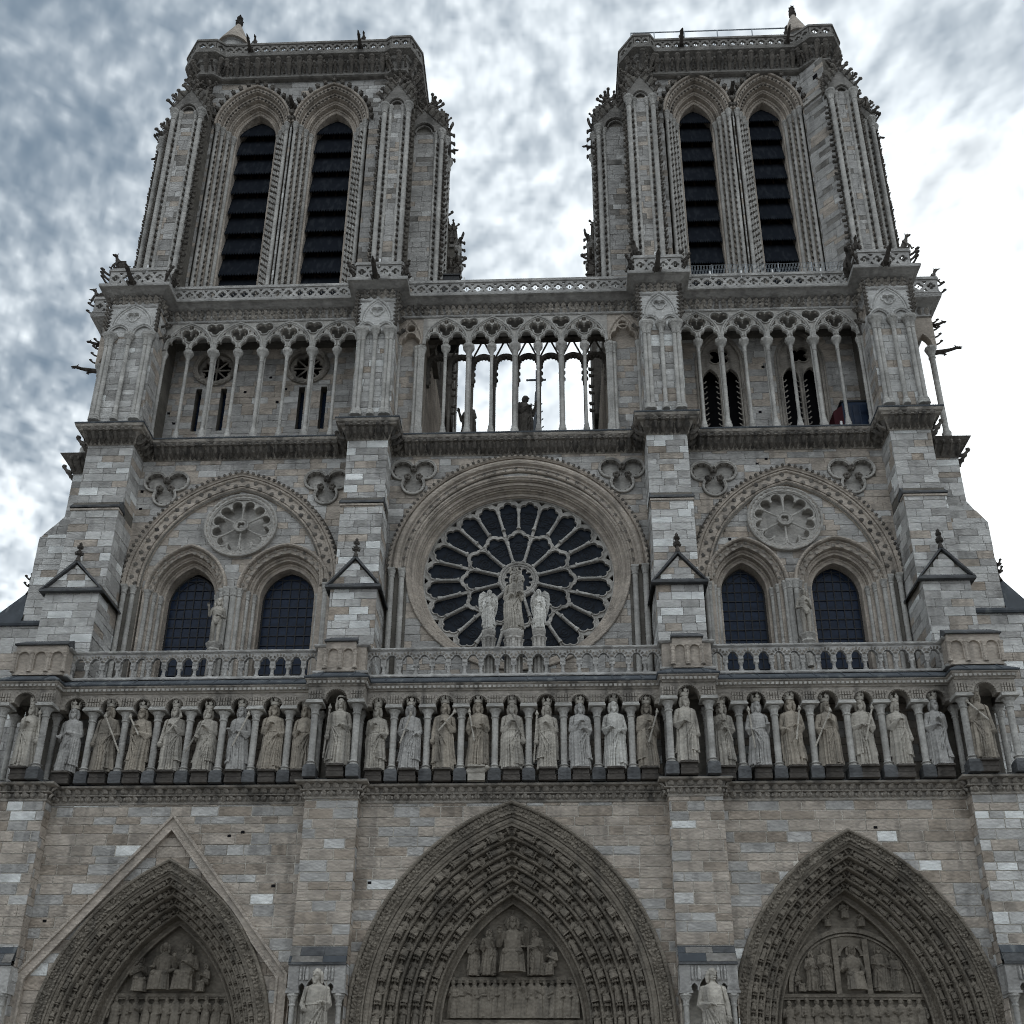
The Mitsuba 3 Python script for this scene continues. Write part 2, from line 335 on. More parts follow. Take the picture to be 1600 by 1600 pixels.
def head_parts(c, s=1., turn=0., beard=True, hair=True, n=14, lod=1):
    """a head of height .25*s whose centre is c"""
    o = [ell((0, 0, .02), (.082, .098, .105), n), ell((0, -.012, -.045), (.064, .08, .085), n)]
    if lod:
        o += [hull_pts([((0, -.094, .035), .012), ((0, -.122, -.018), .017), ((0, -.09, -.022), .02)], 6), hull_pts([((-.05, -.078, .042), .016), ((.05, -.078, .042), .016)], 6),
              hull_pts([((-.028, -.09, -.058), .012), ((.028, -.09, -.058), .012)], 6)]
        if beard: o += [hull_pts([((-.045, -.07, -.07), .03), ((.045, -.07, -.07), .03), ((0, -.075, -.155), .028)], 8)]
        else: o += [ell((0, -.072, -.098), (.03, .026, .026), 8)]
        if hair: o += chain([(-.082, .0, .03), (-.098, .02, -.06), (-.088, .03, -.14)], (.036, .044, .034), 6)+chain([(.082, .0, .03), (.098, .02, -.06), (.088, .03, -.14)], (.036, .044, .034), 6)+[ell((0, .04, -.03), (.088, .07, .115), 10)]
        else: o += [ell((s_*.084, .01, -.005), (.012, .022, .032), 6) for s_ in (-1, 1)]
    elif hair: o += [ell((0, .035, -.02), (.1, .075, .125), 8)]
    body = m3.Manifold.batch_boolean(o, m3.OpType.Add)
    if lod: body = m3.Manifold.batch_boolean([body]+[ell((s_*.034, -.098, .014), (.018, .016, .012), 6) for s_ in (-1, 1)], m3.OpType.Subtract)
    return body.rotate((0, 0, turn)).scale((s, s, s)).translate(c)
def hand_parts(p, d, up, s=1.):
    """palm, four unequal curled fingers and a thumb at p; d = reach direction"""
    p, d = np.array(p, float), np.array(d, float); d /= np.linalg.norm(d); up = np.array(up, float); up -= d*(up @ d); up /= np.linalg.norm(up); w = np.cross(d, up)
    o = [hull_pts([(p, .026*s), (p+d*.05*s+w*.022*s, .017*s), (p+d*.05*s-w*.022*s, .017*s)], 6)]
    for i, L in enumerate((.05, .06, .055, .042)):
        b = p+d*.055*s+w*(.03-.02*i)*s; k = b+d*L*.5*s-up*.012*s
        o += chain([b, k, k+d*L*.25*s-up*L*.5*s], (.0105*s, .0095*s, .008*s), 5)
    b = p+w*.028*s+d*.01*s; o += chain([b, b+(w*.02+d*.03-up*.01)*s, b+(w*.012+d*.055-up*.025)*s], (.012*s, .011*s, .009*s), 5)
    return o
ARM = {'chest': ((.25, .02, 1.04), (.05, -.235, 1.17), (-1, -.15, .35)), 'waist': ((.285, .02, 1.02), (.10, -.235, 1.0), (-1, -.35, .0)), 'down': ((.275, .03, 1.03), (.285, -.10, .80), (0, -.45, -1)),
       'hold': ((.27, .03, 1.02), (.19, -.26, 1.04), (-.3, -1, .2)), 'raise': ((.29, -.02, 1.08), (.27, -.24, 1.33), (0, -.25, 1)), 'hip': ((.29, .04, 1.03), (.21, -.21, .92), (-.6, -.8, -.2)), 'pray': ((.25, .0, 1.06), (.02, -.27, 1.2), (0, -.5, 1))}
def standing(seed, left='waist', right='chest', turn=0., beard=True, hair=True, mantle=1, k=15, nang=72, nlev=34, sway=.02, lod=1, feet=True, slim=1., arms=True):
    """a robed standing figure 1.75 m high as one continuous body"""
    rng = random.Random(seed); fd = folds(seed, k); S = slim
    rows = [(.035, .25*S, .20, 0, 0, .24), (.3, .232*S, .182, 0, 0, .23), (.62, .218*S, .17, sway, 0, .18), (.85, .222*S, .166, sway*1.3, .0, .11), (1.02, .19*S, .142, sway, 0, .05), (1.2, .218*S, .15, 0, 0, .035), (1.33, .235*S, .132, 0, 0, .03), (1.40, .19*S, .108, 0, .005, .01), (1.445, .105*S, .085, 0, .005, 0), (1.47, .062, .06, 0, 0, 0), (1.56, .056, .056, 0, -.005, 0)]
    o = [loft(resampled(rows, nlev), fd, nang, seed)]
    if lod:
        bt = [(sway+.196*S*math.sin(a), -.15*math.cos(a), 1.015+.01*math.sin(2*a)) for a in np.linspace(0, 2*math.pi, 20)]
        o += chain(bt, [.016]*20, 5)
    if mantle and lod:
        f2 = folds(seed+50, k+4); rows2 = [(z, a*1.13+.012, b*1.15+.012, cx, cy+.012, A*1.05) for z, a, b, cx, cy, A in rows[:-3]]; rows2[0] = (.06+rng.uniform(0, .25),)+rows2[0][1:]
        cl = loft(resampled(rows2, nlev), f2, nang, seed+1); side = 1 if mantle == 1 else -1
        w0, w1 = rng.uniform(-.02, .08), rng.uniform(.08, .15)
        wedge = m3.Manifold.hull_points(np.array([(side*a, b, z) for a, b, z in ((-.5, -.6, -.1), (w0+.07, -.6, -.1), (w1, -.6, 1.55), (-.13, -.6, 1.55), (-.5, -.02, -.1), (w0+.07, -.02, -.1), (w1, -.02, 1.55), (-.13, -.02, 1.55))], float))
        o.append(cl-wedge)
        for q in range(rng.choice((2, 3, 3))):   # long folds falling from one hip to the other shin
            a = np.linspace(0, 1, 7); x = side*(.21-(.30-.07*q)*a); z0 = 1.02-.03*q; P = np.c_[x, x*0, z0-(.42+.17*q)*a**1.3]
            P[:, 1] = -np.sqrt(np.maximum(.02, 1-(x/.27)**2))*(.172+.012*a)
            o += chain(P, np.array([.010, .018, .024, .026, .024, .02, .010])*rng.uniform(.8, 1.15), 5)
    for s_, pose in (((1, left), (-1, right)) if arms else ()):
        e, h, d = ARM[pose]; f = np.array([s_, 1, 1]); e, h, d = np.array(e)*f, np.array(h)*f, np.array(d)*f; sh = np.array([s_*.205*S, .0, 1.335])
        o += chain([sh, e, h], (.078, .068, .047), 8)
        if lod: o += [hull_pts([(h*.9+e*.1, .045), (e, .05), (e*.6+h*.4+np.array([0, .02, -.13]), .03)], 7)]+hand_parts(h, d, (0, .3, 1), 1.35)
    if feet:
        for s_ in (-1, 1): o.append(hull_pts([((s_*.085, -.1, .035), .042), ((s_*.105, -.235, .026), .032), ((s_*.12, -.285, .018), .018)], 7))
    o.append(head_parts((0, -.012, 1.64), 1.12, turn, beard, hair, lod=lod))
    return m3.Manifold.batch_boolean(o, m3.OpType.Add)
def seated(seed, lod=0, nang=20, left='hip', right='chest', beard=True, arms=True):
    fd = folds(seed, 9); o = [loft(resampled([(.40, .21, .17, 0, .05, .05), (.6, .185, .14, 0, .05, .05), (.78, .205, .14, 0, .04, .05), (.92, .21, .12, 0, .04, .03), (1.0, .10, .08, 0, .04, 0), (1.1, .055, .055, 0, .03, 0)], 9 if not lod else 16), fd, nang, seed),
        loft(resampled([(.02, .25, .17, 0, -.22, .16), (.25, .235, .15, 0, -.22, .14), (.44, .225, .14, 0, -.2, .08), (.52, .17, .10, 0, -.17, .03)], 7 if not lod else 14), fd, nang, seed)]
    for s_ in (-1, 1): o += chain([(s_*.1, .06, .44), (s_*.135, -.27, .46)], (.11, .092), 8)
    for s_, pose in (((1, left), (-1, right)) if arms else ()):
        e, h, d = ARM[pose]; f = np.array([s_, 1, 1]); z = np.array([0, .03, -.42]); e, h = np.array(e)*f+z, np.array(h)*f+z
        o += chain([np.array([s_*.18, .04, .91]), e, h], (.07, .062, .045), 7)
        if lod: o += hand_parts(h, np.array(d)*f, (0, .3, 1), 1.3)
    o.append(head_parts((0, .0, 1.2), 1.05, 0, beard, True, n=8 if not lod else 14, lod=lod))
    return m3.Manifold.batch_boolean(o, m3.OpType.Add)
def sized(man, s, xf=None):
    m = M(); m.man(man.scale((s, s, s)), xf); return m
def wing(side, n=7):
    """a folded feathered wing beside the back"""
    m = M(); rng = random.Random(4)
    out = np.array([(0, 1.42), (.16, 1.52), (.27, 1.40), (.30, 1.15), (.26, .8), (.16, .45), (.10, .55), (.04, .95)])
    g = Polygon(out).buffer(.012); m.poly(affinity.scale(g, side, 1, origin=(0, 0)), .10, .17)
    for k in range(n):
        z = 1.38-k*.1; m.tube([(side*.03, .09, z-.12), (side*.15, .075, z-.06-.03*k), (side*(.27-.012*k), .095, z-.2-.02*k)], [.014, .02, .009], 5)
    return m
def creature(seed, beak=True, wings=True, horns=False):
    """a crouching chimera about 1.6 m high, looking out along -y"""
    o = chain([(0, .35, .3), (0, .12, .75), (0, -.08, 1.1)], (.30, .27, .2), 10)+chain([(0, -.08, 1.1), (0, -.22, 1.36)], (.16, .13), 8)
    o += [ell((0, -.3, 1.46), (.15, .2, .16), 10)]
    o += [hull_pts([((0, -.42, 1.46), .09), ((0, -.72, 1.36), .03)], 8)] if beak else [hull_pts([((0, -.4, 1.4), .12), ((0, -.58, 1.34), .085)], 8), hull_pts([((-.05, -.42, 1.52), .05), ((.05, -.42, 1.52), .05)], 6)]
    for s_ in (-1, 1):
        o += chain([(s_*.2, -.02, 1.02), (s_*.26, -.25, .62), (s_*.2, -.42, .12)], (.11, .085, .06), 8)+[hull_pts([((s_*.2, -.42, .07), .07), ((s_*.22, -.6, .05), .045)], 6)]
        o += chain([(s_*.2, .3, .35), (s_*.3, -.05, .5), (s_*.27, .1, .1)], (.2, .14, .08), 8)+chain([(s_*.09, -.26, 1.56), (s_*.13, -.2, 1.78 if horns else 1.68)], (.05, .018), 6)
        if wings: o += [hull_pts([((s_*.16, .16, 1.15), .06), ((s_*.42, .42, 1.3), .035), ((s_*.36, .62, .55), .03), ((s_*.14, .42, .4), .05)], 6)]
    return m3.Manifold.batch_boolean(o, m3.OpType.Add)
def gargoyle(L=1.5, seed=0):
    """a beast stretched out along -y from the wall"""
    o = chain([(0, .3, -.02), (0, -.3*L, .02), (0, -.66*L, .10)], (.2, .17, .12), 8)+chain([(0, -.66*L, .10), (0, -.86*L, .2)], (.12, .13), 8)+[ell((0, -.9*L, .2), (.12, .16, .12), 8), hull_pts([((0, -.97*L, .22), .085), ((0, -1.1*L, .2), .05)], 6), hull_pts([((0, -.95*L, .1), .06), ((0, -1.06*L, .06), .035)], 6)]
    for s_ in (-1, 1): o += chain([(s_*.07, -.84*L, .28), (s_*.12, -.78*L, .4)], (.05, .015), 5)+chain([(s_*.15, -.2*L, 0), (s_*.2, -.42*L, -.12), (s_*.14, -.32*L, -.26)], (.09, .06, .045), 6)
    return m3.Manifold.batch_boolean(o, m3.OpType.Add)
# ================================================================ the setting
emit(None, 'parvis', M().box(-150, 150, -170, 140, -.5, 0), 'paving', kind='structure', label='stone paved square in front of the cathedral')
# ================================================================ the cathedral
C = thing('cathedral', 'twin towered gothic cathedral front of weathered limestone with three portals', 'cathedral')
# ---------------------------------------------------------------- lower storey: portal walls, buttress feet, portals
BX = ((-22.1, -19.6), (-8.62, -6.40), (6.45, 8.66), (18.72, 21.0))     # the four buttresses
ZS = 16.08
PORT = (dict(cx=-14.14, zs=6.0, w=4.85, h=7.71, n=4, td=2.35), dict(cx=-.04, zs=7.1, w=6.42, h=9.05, n=5, td=2.45), dict(cx=13.70, zs=6.6, w=5.22, h=8.22, n=4, td=2.25))
GABLE = Polygon([(-19.78, 0), (-19.78, 8.92), (-14.2, 15.6), (-8.80, 8.95), (-8.80, 0)])
fig_rng = random.Random(77)
def figurine(kind, seed):
    b = seated(seed, nang=12, arms=True) if kind == 's' else standing(seed, fig_rng.choice(('waist', 'hip', 'hold')), fig_rng.choice(('chest', 'raise', 'down')), fig_rng.uniform(-25, 25), k=7, nang=14, nlev=9, lod=0, feet=False, mantle=0)
    if kind == 's': b = b.scale((1.18, 1., 1.28))
    m = M(); m.man(b)
    return m
def canopy(m, w, z):
    """the little roof between two voussoir figures"""
    m.lathe(0, -.04, [(w*.46, z-.02), (w*.5, z+.06), (w*.3, z+.12), (w*.26, z+.2)], 7)
    for k in (-1, 0, 1): m.tube([(k*w*.3, -.26, z-.1), (k*w*.3, -.27, z+.02), (k*w*.3, -.25, z+.24)], [.01, .06, .012], 4)
FIGS = []
for q in range(8):
    m = figurine('s' if q % 2 else 't', 300+q); canopy(m, .62, 1.72); m.box(-.27, .27, -.26, .12, -.06, .03)
    FIGS.append(mikit.ply(m.tm(), 'portal_stone', smooth=False))
def build_portal(i):
    p = PORT[i]; cx, zs, w, h = p['cx'], p['zs'], p['w'], p['h']; A = (cx, zs, w, h); rng = random.Random(40+i)
    m = M(); cuts = [.16, .56, .98] if i == 1 else [.12, .45, .66]                     # label, leaf band, plain torus
    step = (w-(2.92 if i == 1 else 3.07 if i == 2 else 2.85)-cuts[-1]-.22)/p['n']
    t = 0; ys = [-.14, -.02, .10]; leg = zs
    for k, c in enumerate(cuts):
        m.poly(ring(*A, t, c, leg), ys[k], ys[k]+.75); t = c
    m.tube(at_y(arch_pts(*A, .08, 20, leg), -.14), .07, 6); m.tube(at_y(arch_pts(*A, cuts[1]+.04, 20, leg), .02), .06, 6)
    m.tube(at_y(arch_pts(*A, (cuts[1]+cuts[2])/2, 20, leg), .13), (cuts[2]-cuts[1])*.3, 8); m.tube(at_y(arch_pts(*A, cuts[2]-.03, 20, leg), .16), .05, 6)
    edges = []; y = .10
    for k in range(p['n']):
        t1 = t+step; y = .36+k*(p['td']-.75)/p['n']
        m.poly(ring(*A, t, t1, leg), y, y+.8)
        m.tube(at_y(arch_pts(*A, t+.03, 20, leg), y-.04), .065, 6); m.tube(at_y(arch_pts(*A, t1-.06, 20, leg), y-.06), .065, 8)
        m.tube(at_y(arch_pts(*A, t1-.16, 20, leg), y-.02), .04, 6)
        edges.append((t, t1, y)); t = t1
    m.poly(ring(*A, t, t+.22, leg), p['td']-.35, p['td']+.3); m.tube(at_y(arch_pts(*A, t+.2, 20, leg), p['td']-.35), .07, 6)
    t += .22
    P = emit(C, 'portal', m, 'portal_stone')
    # leaf band of the outer order
    lm = M()
    pts = arch_pts(*A, (cuts[0]+cuts[1])/2, 30, leg)
    x, tn = along(pts, .17)
    for (a, b), d in zip(x, tn):
        if b < zs-1: continue
        for q in range(2):
            s = rng.uniform(.8, 1.15); fr = frame2(a+rng.uniform(-.03, .03), b+rng.uniform(-.03, .03), d, -.03, 1, 1 if q else -1)
            lm.add(LEAF[0]*np.array([.19*s, .22*s, .2]), LEAF[1], fr); lm.ball((a+rng.uniform(-.12, .12), -.1, b+rng.uniform(-.12, .12)), rng.uniform(.03, .06), 0)
    emit(P, 'leaf_band', lm, 'portal_stone', kind='stuff')
    # figures of the voussoirs
    for k, (a, b, y) in enumerate(edges):
        mid = arch_pts(*A, (a+b)/2-.03, 30); half = len(mid)//2+1; s = min(.66, step*1.0)
        for side in (0, 1):
            line = mid[:half] if side == 0 else mid[half-1:][::-1]
            low = np.vstack([[line[0, 0], zs-1.0], line]); x, tn = along(low, s*2.05, .05)
            for (px, pz), d in zip(x, tn):
                up = np.array([d[0], 0, d[1]]); rt = np.array([d[1], 0, -d[0]]); R = np.eye(4)
                R[:3, 0] = rt*s*rng.uniform(1.1, 1.3)*rng.choice((-1, 1)); R[:3, 1] = (0, s*1.25, 0); R[:3, 2] = up*s; R[:3, 3] = (px, y-.17, pz); R[:3, 3] -= up*s*1.0
                if np.linalg.det(R[:3, :3]) < 0: R[:3, 0] *= -1
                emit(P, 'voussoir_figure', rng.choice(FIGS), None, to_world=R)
    # tympanum
    y = p['td']; A2 = (cx, zs, w, h); body = M()
    full = arch_poly(*A2, t-.06, 14, leg)
    body.poly(full.intersection(sbox(-60, 4.6, 60, 40)), y, y+.4)
    zb = {0: 8.55, 1: 9.22, 2: 8.5}[i]
    hw = lambda z: (full.intersection(LineString([(cx-9, z), (cx+9, z)])).bounds)
    b0 = hw(zb); body.box(b0[0], b0[2], y-.22, y, zb-.11, zb+.03); body.box(b0[0], b0[2], y-.16, y, zb-.2, zb-.11)
    zl = {0: 6.85, 1: 7.5, 2: 6.65}[i]; b1 = hw(zl); body.box(b1[0], b1[2], y-.24, y, zl-.14, zl+.03)
    if i == 2:
        m2 = M(); ap = (cx+.1, zb+.1, 2.62, 2.62); body.poly(ring(*ap, 0, .18), y-.16, y); body.poly(ring(*ap, .24, .31), y-.1, y)
        for sx in (-1, 1): body.box(cx+.1+sx*.62-.11, cx+.1+sx*.62+.11, y-.24, y, zb, zb+2.25)
        body.poly(ring(cx+.1, zb+1.55, .52, .52, 0, .12), y-.22, y)
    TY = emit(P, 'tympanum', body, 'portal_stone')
    def rel(man, x, z, s, rot=0, sx=1.):
        mm = M(); R = rotz(rot, x, y-.2*s, z); mm.man(man.scale((s*sx*1.08, s*.95, s)), R); emit(P, 'relief_figure', mm, 'portal_stone')
    st = lambda sd, l, r, tn=0: standing(sd, l, r, tn, k=9, nang=36, nlev=20, lod=1, mantle=1 if sd % 2 else 2)
    if i == 1:
        rel(seated(11, 1, 44, 'raise', 'raise'), cx, zb+.1, 1.85); nb = M(); nb.lathe(cx, y-.05, [(.42, zb+2.0), (.5, zb+2.05)], 16)
        nim = M(); nim.poly(Point(cx-.02, zb+2.3).buffer(.34), y-.08, y); nim.box(cx-.06, cx+.02, y-.11, y, zb+2.05, zb+2.85); nim.box(cx-.4, cx+.36, y-.11, y, zb+2.26, zb+2.35); emit(P, 'halo', nim, 'portal_stone')
        rel(st(21, 'pray', 'hold', 20), cx-.98, zb+.05, 1.12, .3); rel(st(22, 'hold', 'waist', -20), cx+.92, zb+.05, 1.12, -.3)
        rel(st(23, 'pray', 'pray', 30), cx-1.62, zb+.05, .92, .5); kn = seated(24, 1, 36, 'pray', 'pray', False); rel(kn, cx+1.6, zb+.05, 1.02, -.7)
        cr = M(); cr.box(cx+.60, cx+.68, y-.42, y-.30, zb+.05, zb+1.78); cr.box(cx+.30, cx+1.0, y-.41, y-.31, zb+1.22, zb+1.31); emit(P, 'cross', cr, 'portal_stone')
        n, s0 = 18, .95
    elif i == 0:
        rel(seated(31, 1, 44, 'hip', 'hold', False), cx-.5, zb+.08, 1.55); rel(seated(32, 1, 44, 'chest', 'raise'), cx+.5, zb+.08, 1.55)
        rel(seated(33, 1, 36, 'pray', 'pray', False), cx-1.5, zb+.05, 1.15, .6); rel(seated(34, 1, 36, 'pray', 'pray', False), cx+1.28, zb+.05, .92, -.6); n, s0 = 12, .92
    else:
        rel(seated(41, 1, 44, 'hip', 'hold', False), cx+.1, zb+.1, 1.42)
        for q, (dx, s) in enumerate(((-1.08, 1.05), (-1.62, .95), (1.12, 1.05), (1.68, .9))): rel(st(42+q, 'waist', 'hold', 15), cx+.1+dx, zb+.1, s, .3 if dx < 0 else -.3)
        rel(seated(47, 1, 36, 'pray', 'pray', False), cx-2.08, zb+.1, .66, .6)
        for q, dx in enumerate((-.75, 0.05, .75)): rel(seated(50+q, 1, 30, 'raise', 'chest', False), cx+dx, zb+2.75+(.35 if q == 1 else 0), .62, .6*(1-q))
        n, s0 = 15, .95
    small = [standing(60+q, ('waist', 'pray', 'hip', 'raise')[q % 4], ('chest', 'hold', 'down')[q % 3], fig_rng.uniform(-40, 40), k=8, nang=18, nlev=12, lod=0, feet=False, mantle=0) for q in range(5)]
    for q in range(n):
        xx = b1[0]+.35+(b1[2]-b1[0]-.7)*(q+.5)/n+rng.uniform(-.03, .03); rel(small[rng.randrange(5)], xx, zl+.05, s0*rng.uniform(.93, 1.0), rng.uniform(-.5, .5))
    b2 = hw(5.5)
    for q in range(14): rel(small[rng.randrange(5)], b2[0]+.3+(b2[2]-b2[0]-.6)*(q+.5)/14, zl-1.45, .72, rng.uniform(-.5, .5))
    # jambs and doors below the picture
    d = M()
    for sx in (-1, 1):
        d.box(cx+sx*.55-.5 if sx < 0 else cx+.3, cx-.3 if sx < 0 else cx+sx*.55+.5, y+.1, y+.3, 0, 4.6)
        d.box(cx+sx*1.6-.9, cx+sx*1.6+.9, y+.12, y+.28, 0, 4.6)
    emit(P, 'door', d, 'dark_wood'); lt = M(); lt.box(b2[0]-.2, b2[2]+.2, y-.2, y+.4, 4.45, 4.8); lt.box(cx-.3, cx+.3, y-.3, y+.3, 0, 4.5); emit(P, 'lintel', lt, 'portal_stone')
    return arch_poly(cx, zs, w, h, 0, 20, leg)
PUT = [(-15.9, 10.6), (-13, 9)]
bays = ((-19.9, -8.6), (-6.42, 6.46), (8.64, 18.8))
for i, (a, b) in enumerate(bays):
    op = build_portal(i); reg = sbox(a, 0, b, ZS+.05).difference(op)
    bk = M(); bk.poly(reg, .035, 1.6); W = emit(C, 'portal_wall', bk, 'mortar')
    if i == 0: reg = reg.difference(GABLE)
    reg = reg.intersection(sbox(a, 6.2, b, ZS)); wh = [sbox(-11.2, 12.9, -8.7, 14.9), sbox(-6, 14.6, -3.2, 15.6), sbox(8.7, 12.5, 12.5, 16)][i]
    stones(W, reg, .0, 10+i, 'lower', .435, (.62, 1.45), .045, white=None)
    st = random.Random(5+i); hol = M()
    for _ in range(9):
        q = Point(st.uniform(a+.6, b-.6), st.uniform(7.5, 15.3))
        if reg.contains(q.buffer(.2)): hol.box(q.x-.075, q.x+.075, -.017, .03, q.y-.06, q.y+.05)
    if hol.v: emit(W, 'painted_putlog_hole', hol, 'shade_black')  # black blocks set on the face, painting the shade of putlog holes
    if i == 0:      # the gable moulding over the north portal
        gp = GABLE.difference(op); g = M(); inner = GABLE.buffer(-.42, join_style=2); frame_ = GABLE.difference(inner).difference(op).intersection(sbox(-30, 5, 0, 20))
        g.poly(frame_, -.20, .05); o2 = GABLE.buffer(-.10, join_style=2); g.poly(GABLE.difference(o2).intersection(sbox(-30, 5, 0, 20)), -.30, -.19); i2 = GABLE.buffer(-.36, join_style=2); g.poly(i2.difference(GABLE.buffer(-.45, join_style=2)).difference(op).intersection(sbox(-30, 5, 0, 20)), -.26, -.19)
        G = emit(C, 'gable_moulding', g, 'stone_tan'); stones(G, inner.difference(op).intersection(sbox(-30, 6.4, 0, 20)), -.02, 15, 'lower', .5, (.7, 1.5), .02)
# lower buttresses, with statue niches
def niche_front(x0, x1): return sbox(x0, 9.0, x1, ZS)
for bi, (x0, x1) in enumerate(BX):
    yf = -.62; m = M(); m.box(x0+.03, x1-.03, yf+.035, .9, 9.9, ZS+.03); m.box(x0+.03, x1-.03, yf+.5, .9, 0, 9.9)
    for a, b in ((x0+.03, x0+.32), (x1-.32, x1-.03)): m.box(a, b, yf+.33, .2, 4.0, 9.0)
    B = emit(C, 'buttress_foot', m, 'mortar')
    stones(B, sbox(x0, 9.92, x1, ZS), yf, 20+bi, 'lower' if bi < 3 else 'pier', .435, (.6, 1.35), .045)
    stones(B, sbox(yf+.02, 6.2, 0., ZS), 0, 30+bi, 'lower', .435, (.5, .9), .03, .04, xf=FACE_R(x1))
    stones(B, sbox(0, 6.2, -yf-.02, ZS), 0, 34+bi, 'lower', .435, (.5, .9), .03, .04, xf=FACE_L(x0))
    rf = M(); rf.add([(x0+.01, yf-.0, 9.95), (x1-.01, yf-.0, 9.95), (x1+.02, yf-.32, 9.28), (x0-.02, yf-.32, 9.28), (x0-.02, yf-.32, 9.18), (x1+.02, yf-.32, 9.18), (x0-.02, .0, 9.18), (x1+.02, .0, 9.18)], [[0, 1, 2, 3], [3, 2, 5, 4], [4, 5, 7, 6]]); rf.box(x0+.02, x1-.02, yf-.012, yf+.3, 9.4, 9.93)
    R_ = emit(B, 'slab_roof', rf, 'dark_slab'); th = math.atan2(.32, .67); Rs = np.eye(4); Rs[:3, 1] = (0, math.cos(th), math.sin(th)); Rs[:3, 2] = (0, math.sin(th), math.cos(th)); Rs[:3, 3] = (0, yf-.325, 9.28); stones(R_, sbox(x0, 0, x1, .74), -.015, 27+bi, 'slab', .37, (.8, 1.4), .02, .03, xf=Rs)
    nm = M(); xc = (x0+x1)/2
    hd = sbox(x0+.0, 8.28, x1-.0, 9.18)
    arch = unary_union([arch_poly(xc, 8.2, .40, .58, 0, 8, 1), arch_poly(xc-.56, 8.2, .16, .3, 0, 6, 1), arch_poly(xc+.56, 8.2, .16, .3, 0, 6, 1)])
    nm.poly(hd.difference(arch), yf-.22, yf+.1)
    for a, b in ((x0, x0+.42), (x1-.42, x1)): nm.box(a, b, yf-.25, yf+.3, 8.3, 9.17); nm.box(a-.05, b+.05, yf-.3, yf+.3, 8.10, 8.2); nm.box(a-.02, b+.02, yf-.27, yf+.3, 8.2, 8.3)
    for dx, ww in ((-.62, .05), (-.36, .09), (.36, .09), (.62, .05), (-.49, .03), (.49, .03)): nm.tube([(xc+dx, yf-.27, 8.6), (xc+dx, yf-.28, 8.95), (xc+dx, yf-.26, 9.15)], [ww, ww, .01], 5)
    nm.tube(at_y(arch_pts(xc, 8.2, .42, .6, 0, 8), yf-.23), .04, 5)
    emit(B, 'niche_canopy', nm, 'stone_grey')
    for a in (x0+.21, x1-.21):
        cm = M(); column(cm, a, yf-.08, 4.2, 8.1, .105, .4, .42, 10); emit(B, 'niche_column', cm, 'shaft_stone', smooth=35)
# ---------------------------------------------------------------- string course and gallery of kings
def facade_path(yw, yb, x_end=(-22.6, 21.5), bx=BX):
    p = [(bx[0][0], yb+2.0), (bx[0][0], yb), (bx[0][1], yb), (bx[0][1], yw)]
    for b in bx[1:3]: p += [(b[0], yw), (b[0], yb), (b[1], yb), (b[1], yw)]
    p += [(bx[3][0], yw), (bx[3][0], yb), (bx[3][1], yb), (bx[3][1], yb+2.0)]
    return p
LP = facade_path(0., -.62)
m = M(); sweep(m, LP, [(-.3, ZS-.02), (.02, ZS-.02), (.05, ZS+.02), (.05, ZS+.07), (.02, ZS+.09), (.03, ZS+.31), (.19, ZS+.34), (.19, ZS+.38), (.08, ZS+.41), (.14, ZS+.60), (.34, ZS+.62), (.40, ZS+.64), (.42, ZS+.72), (-.3, ZS+.80)])
SC = emit(C, 'string_course', m, 'carved')
om = M(); r_ = random.Random(3); foliage_band(om, LP, .02, ZS+.08, .27, .34, .5, r_); foliage_band(om, LP, .09, ZS+.38, .27, .40, .6, r_)
for x, y, a, w in path_items(LP, .16, .26): om.ball((x, y+.03, ZS+.2), (.06, .07, .08), 0)
emit(SC, 'carved_leaves', om, 'carved', kind='stuff')
ZF = ZS+.78                                # gallery floor
gb = M(); gb.box(-22.0, 20.95, .95, 1.6, ZF-.4, 21.4)
for x0, x1 in BX: gb.box(x0+.35, x1-.35, .35, 1.2, ZF-.4, 21.2)
KG = emit(C, 'kings_gallery', gb, 'mortar_dark')
stones(KG, unary_union([sbox(a+.02, ZF, b-.02, 20.9) for a, b in ((-19.6, -8.62), (-6.4, 6.45), (8.66, 18.72))]), .93, 61, 'lower', .42, (.6, 1.3), .03, merge=True, lim=0)
fl = M(); sweep(fl, LP, [(-1.2, ZF-.1), (.40, ZF-.1), (.40, ZF-.05), (.30, ZF), (-1.2, ZF)]); emit(KG, 'gallery_floor', fl, 'lead')
kcol = [[-22.0, -20.1], [-18.31, -16.84, -15.42, -14.0, -12.54, -11.13, -9.66], [-8.42, -6.62], [-5.11, -3.66, -2.2, -.75, .69, 2.18, 3.61, 5.06], [6.60, 8.30], [9.64, 11.14, 12.64, 14.18, 15.62, 17.2], [18.84, 20.74]]
kspan = [(-22.2, -19.9), (-19.9, -8.55), (-8.62, -6.42), (-6.42, 6.42), (6.42, 8.5), (8.5, 18.70), (18.66, 20.95)]
ends = [(-22.0, -20.1), (-19.72, -8.70), (-8.42, -6.62), (-6.42, 6.42), (6.60, 8.30), (8.62, 18.62), (18.84, 20.74)]
KX = [-20.72, -19.18, -17.6, -16.14, -14.68, -13.23, -11.78, -10.36, -8.98, -7.34, -5.85, -4.41, -2.93, -1.5, -.03, 1.47, 2.88, 4.32, 5.73, 7.29, 8.91, 10.41, 11.83, 13.32, 14.79, 16.25, 17.86, 19.42]
kings_y = []
lint = M(); fr_ = M()
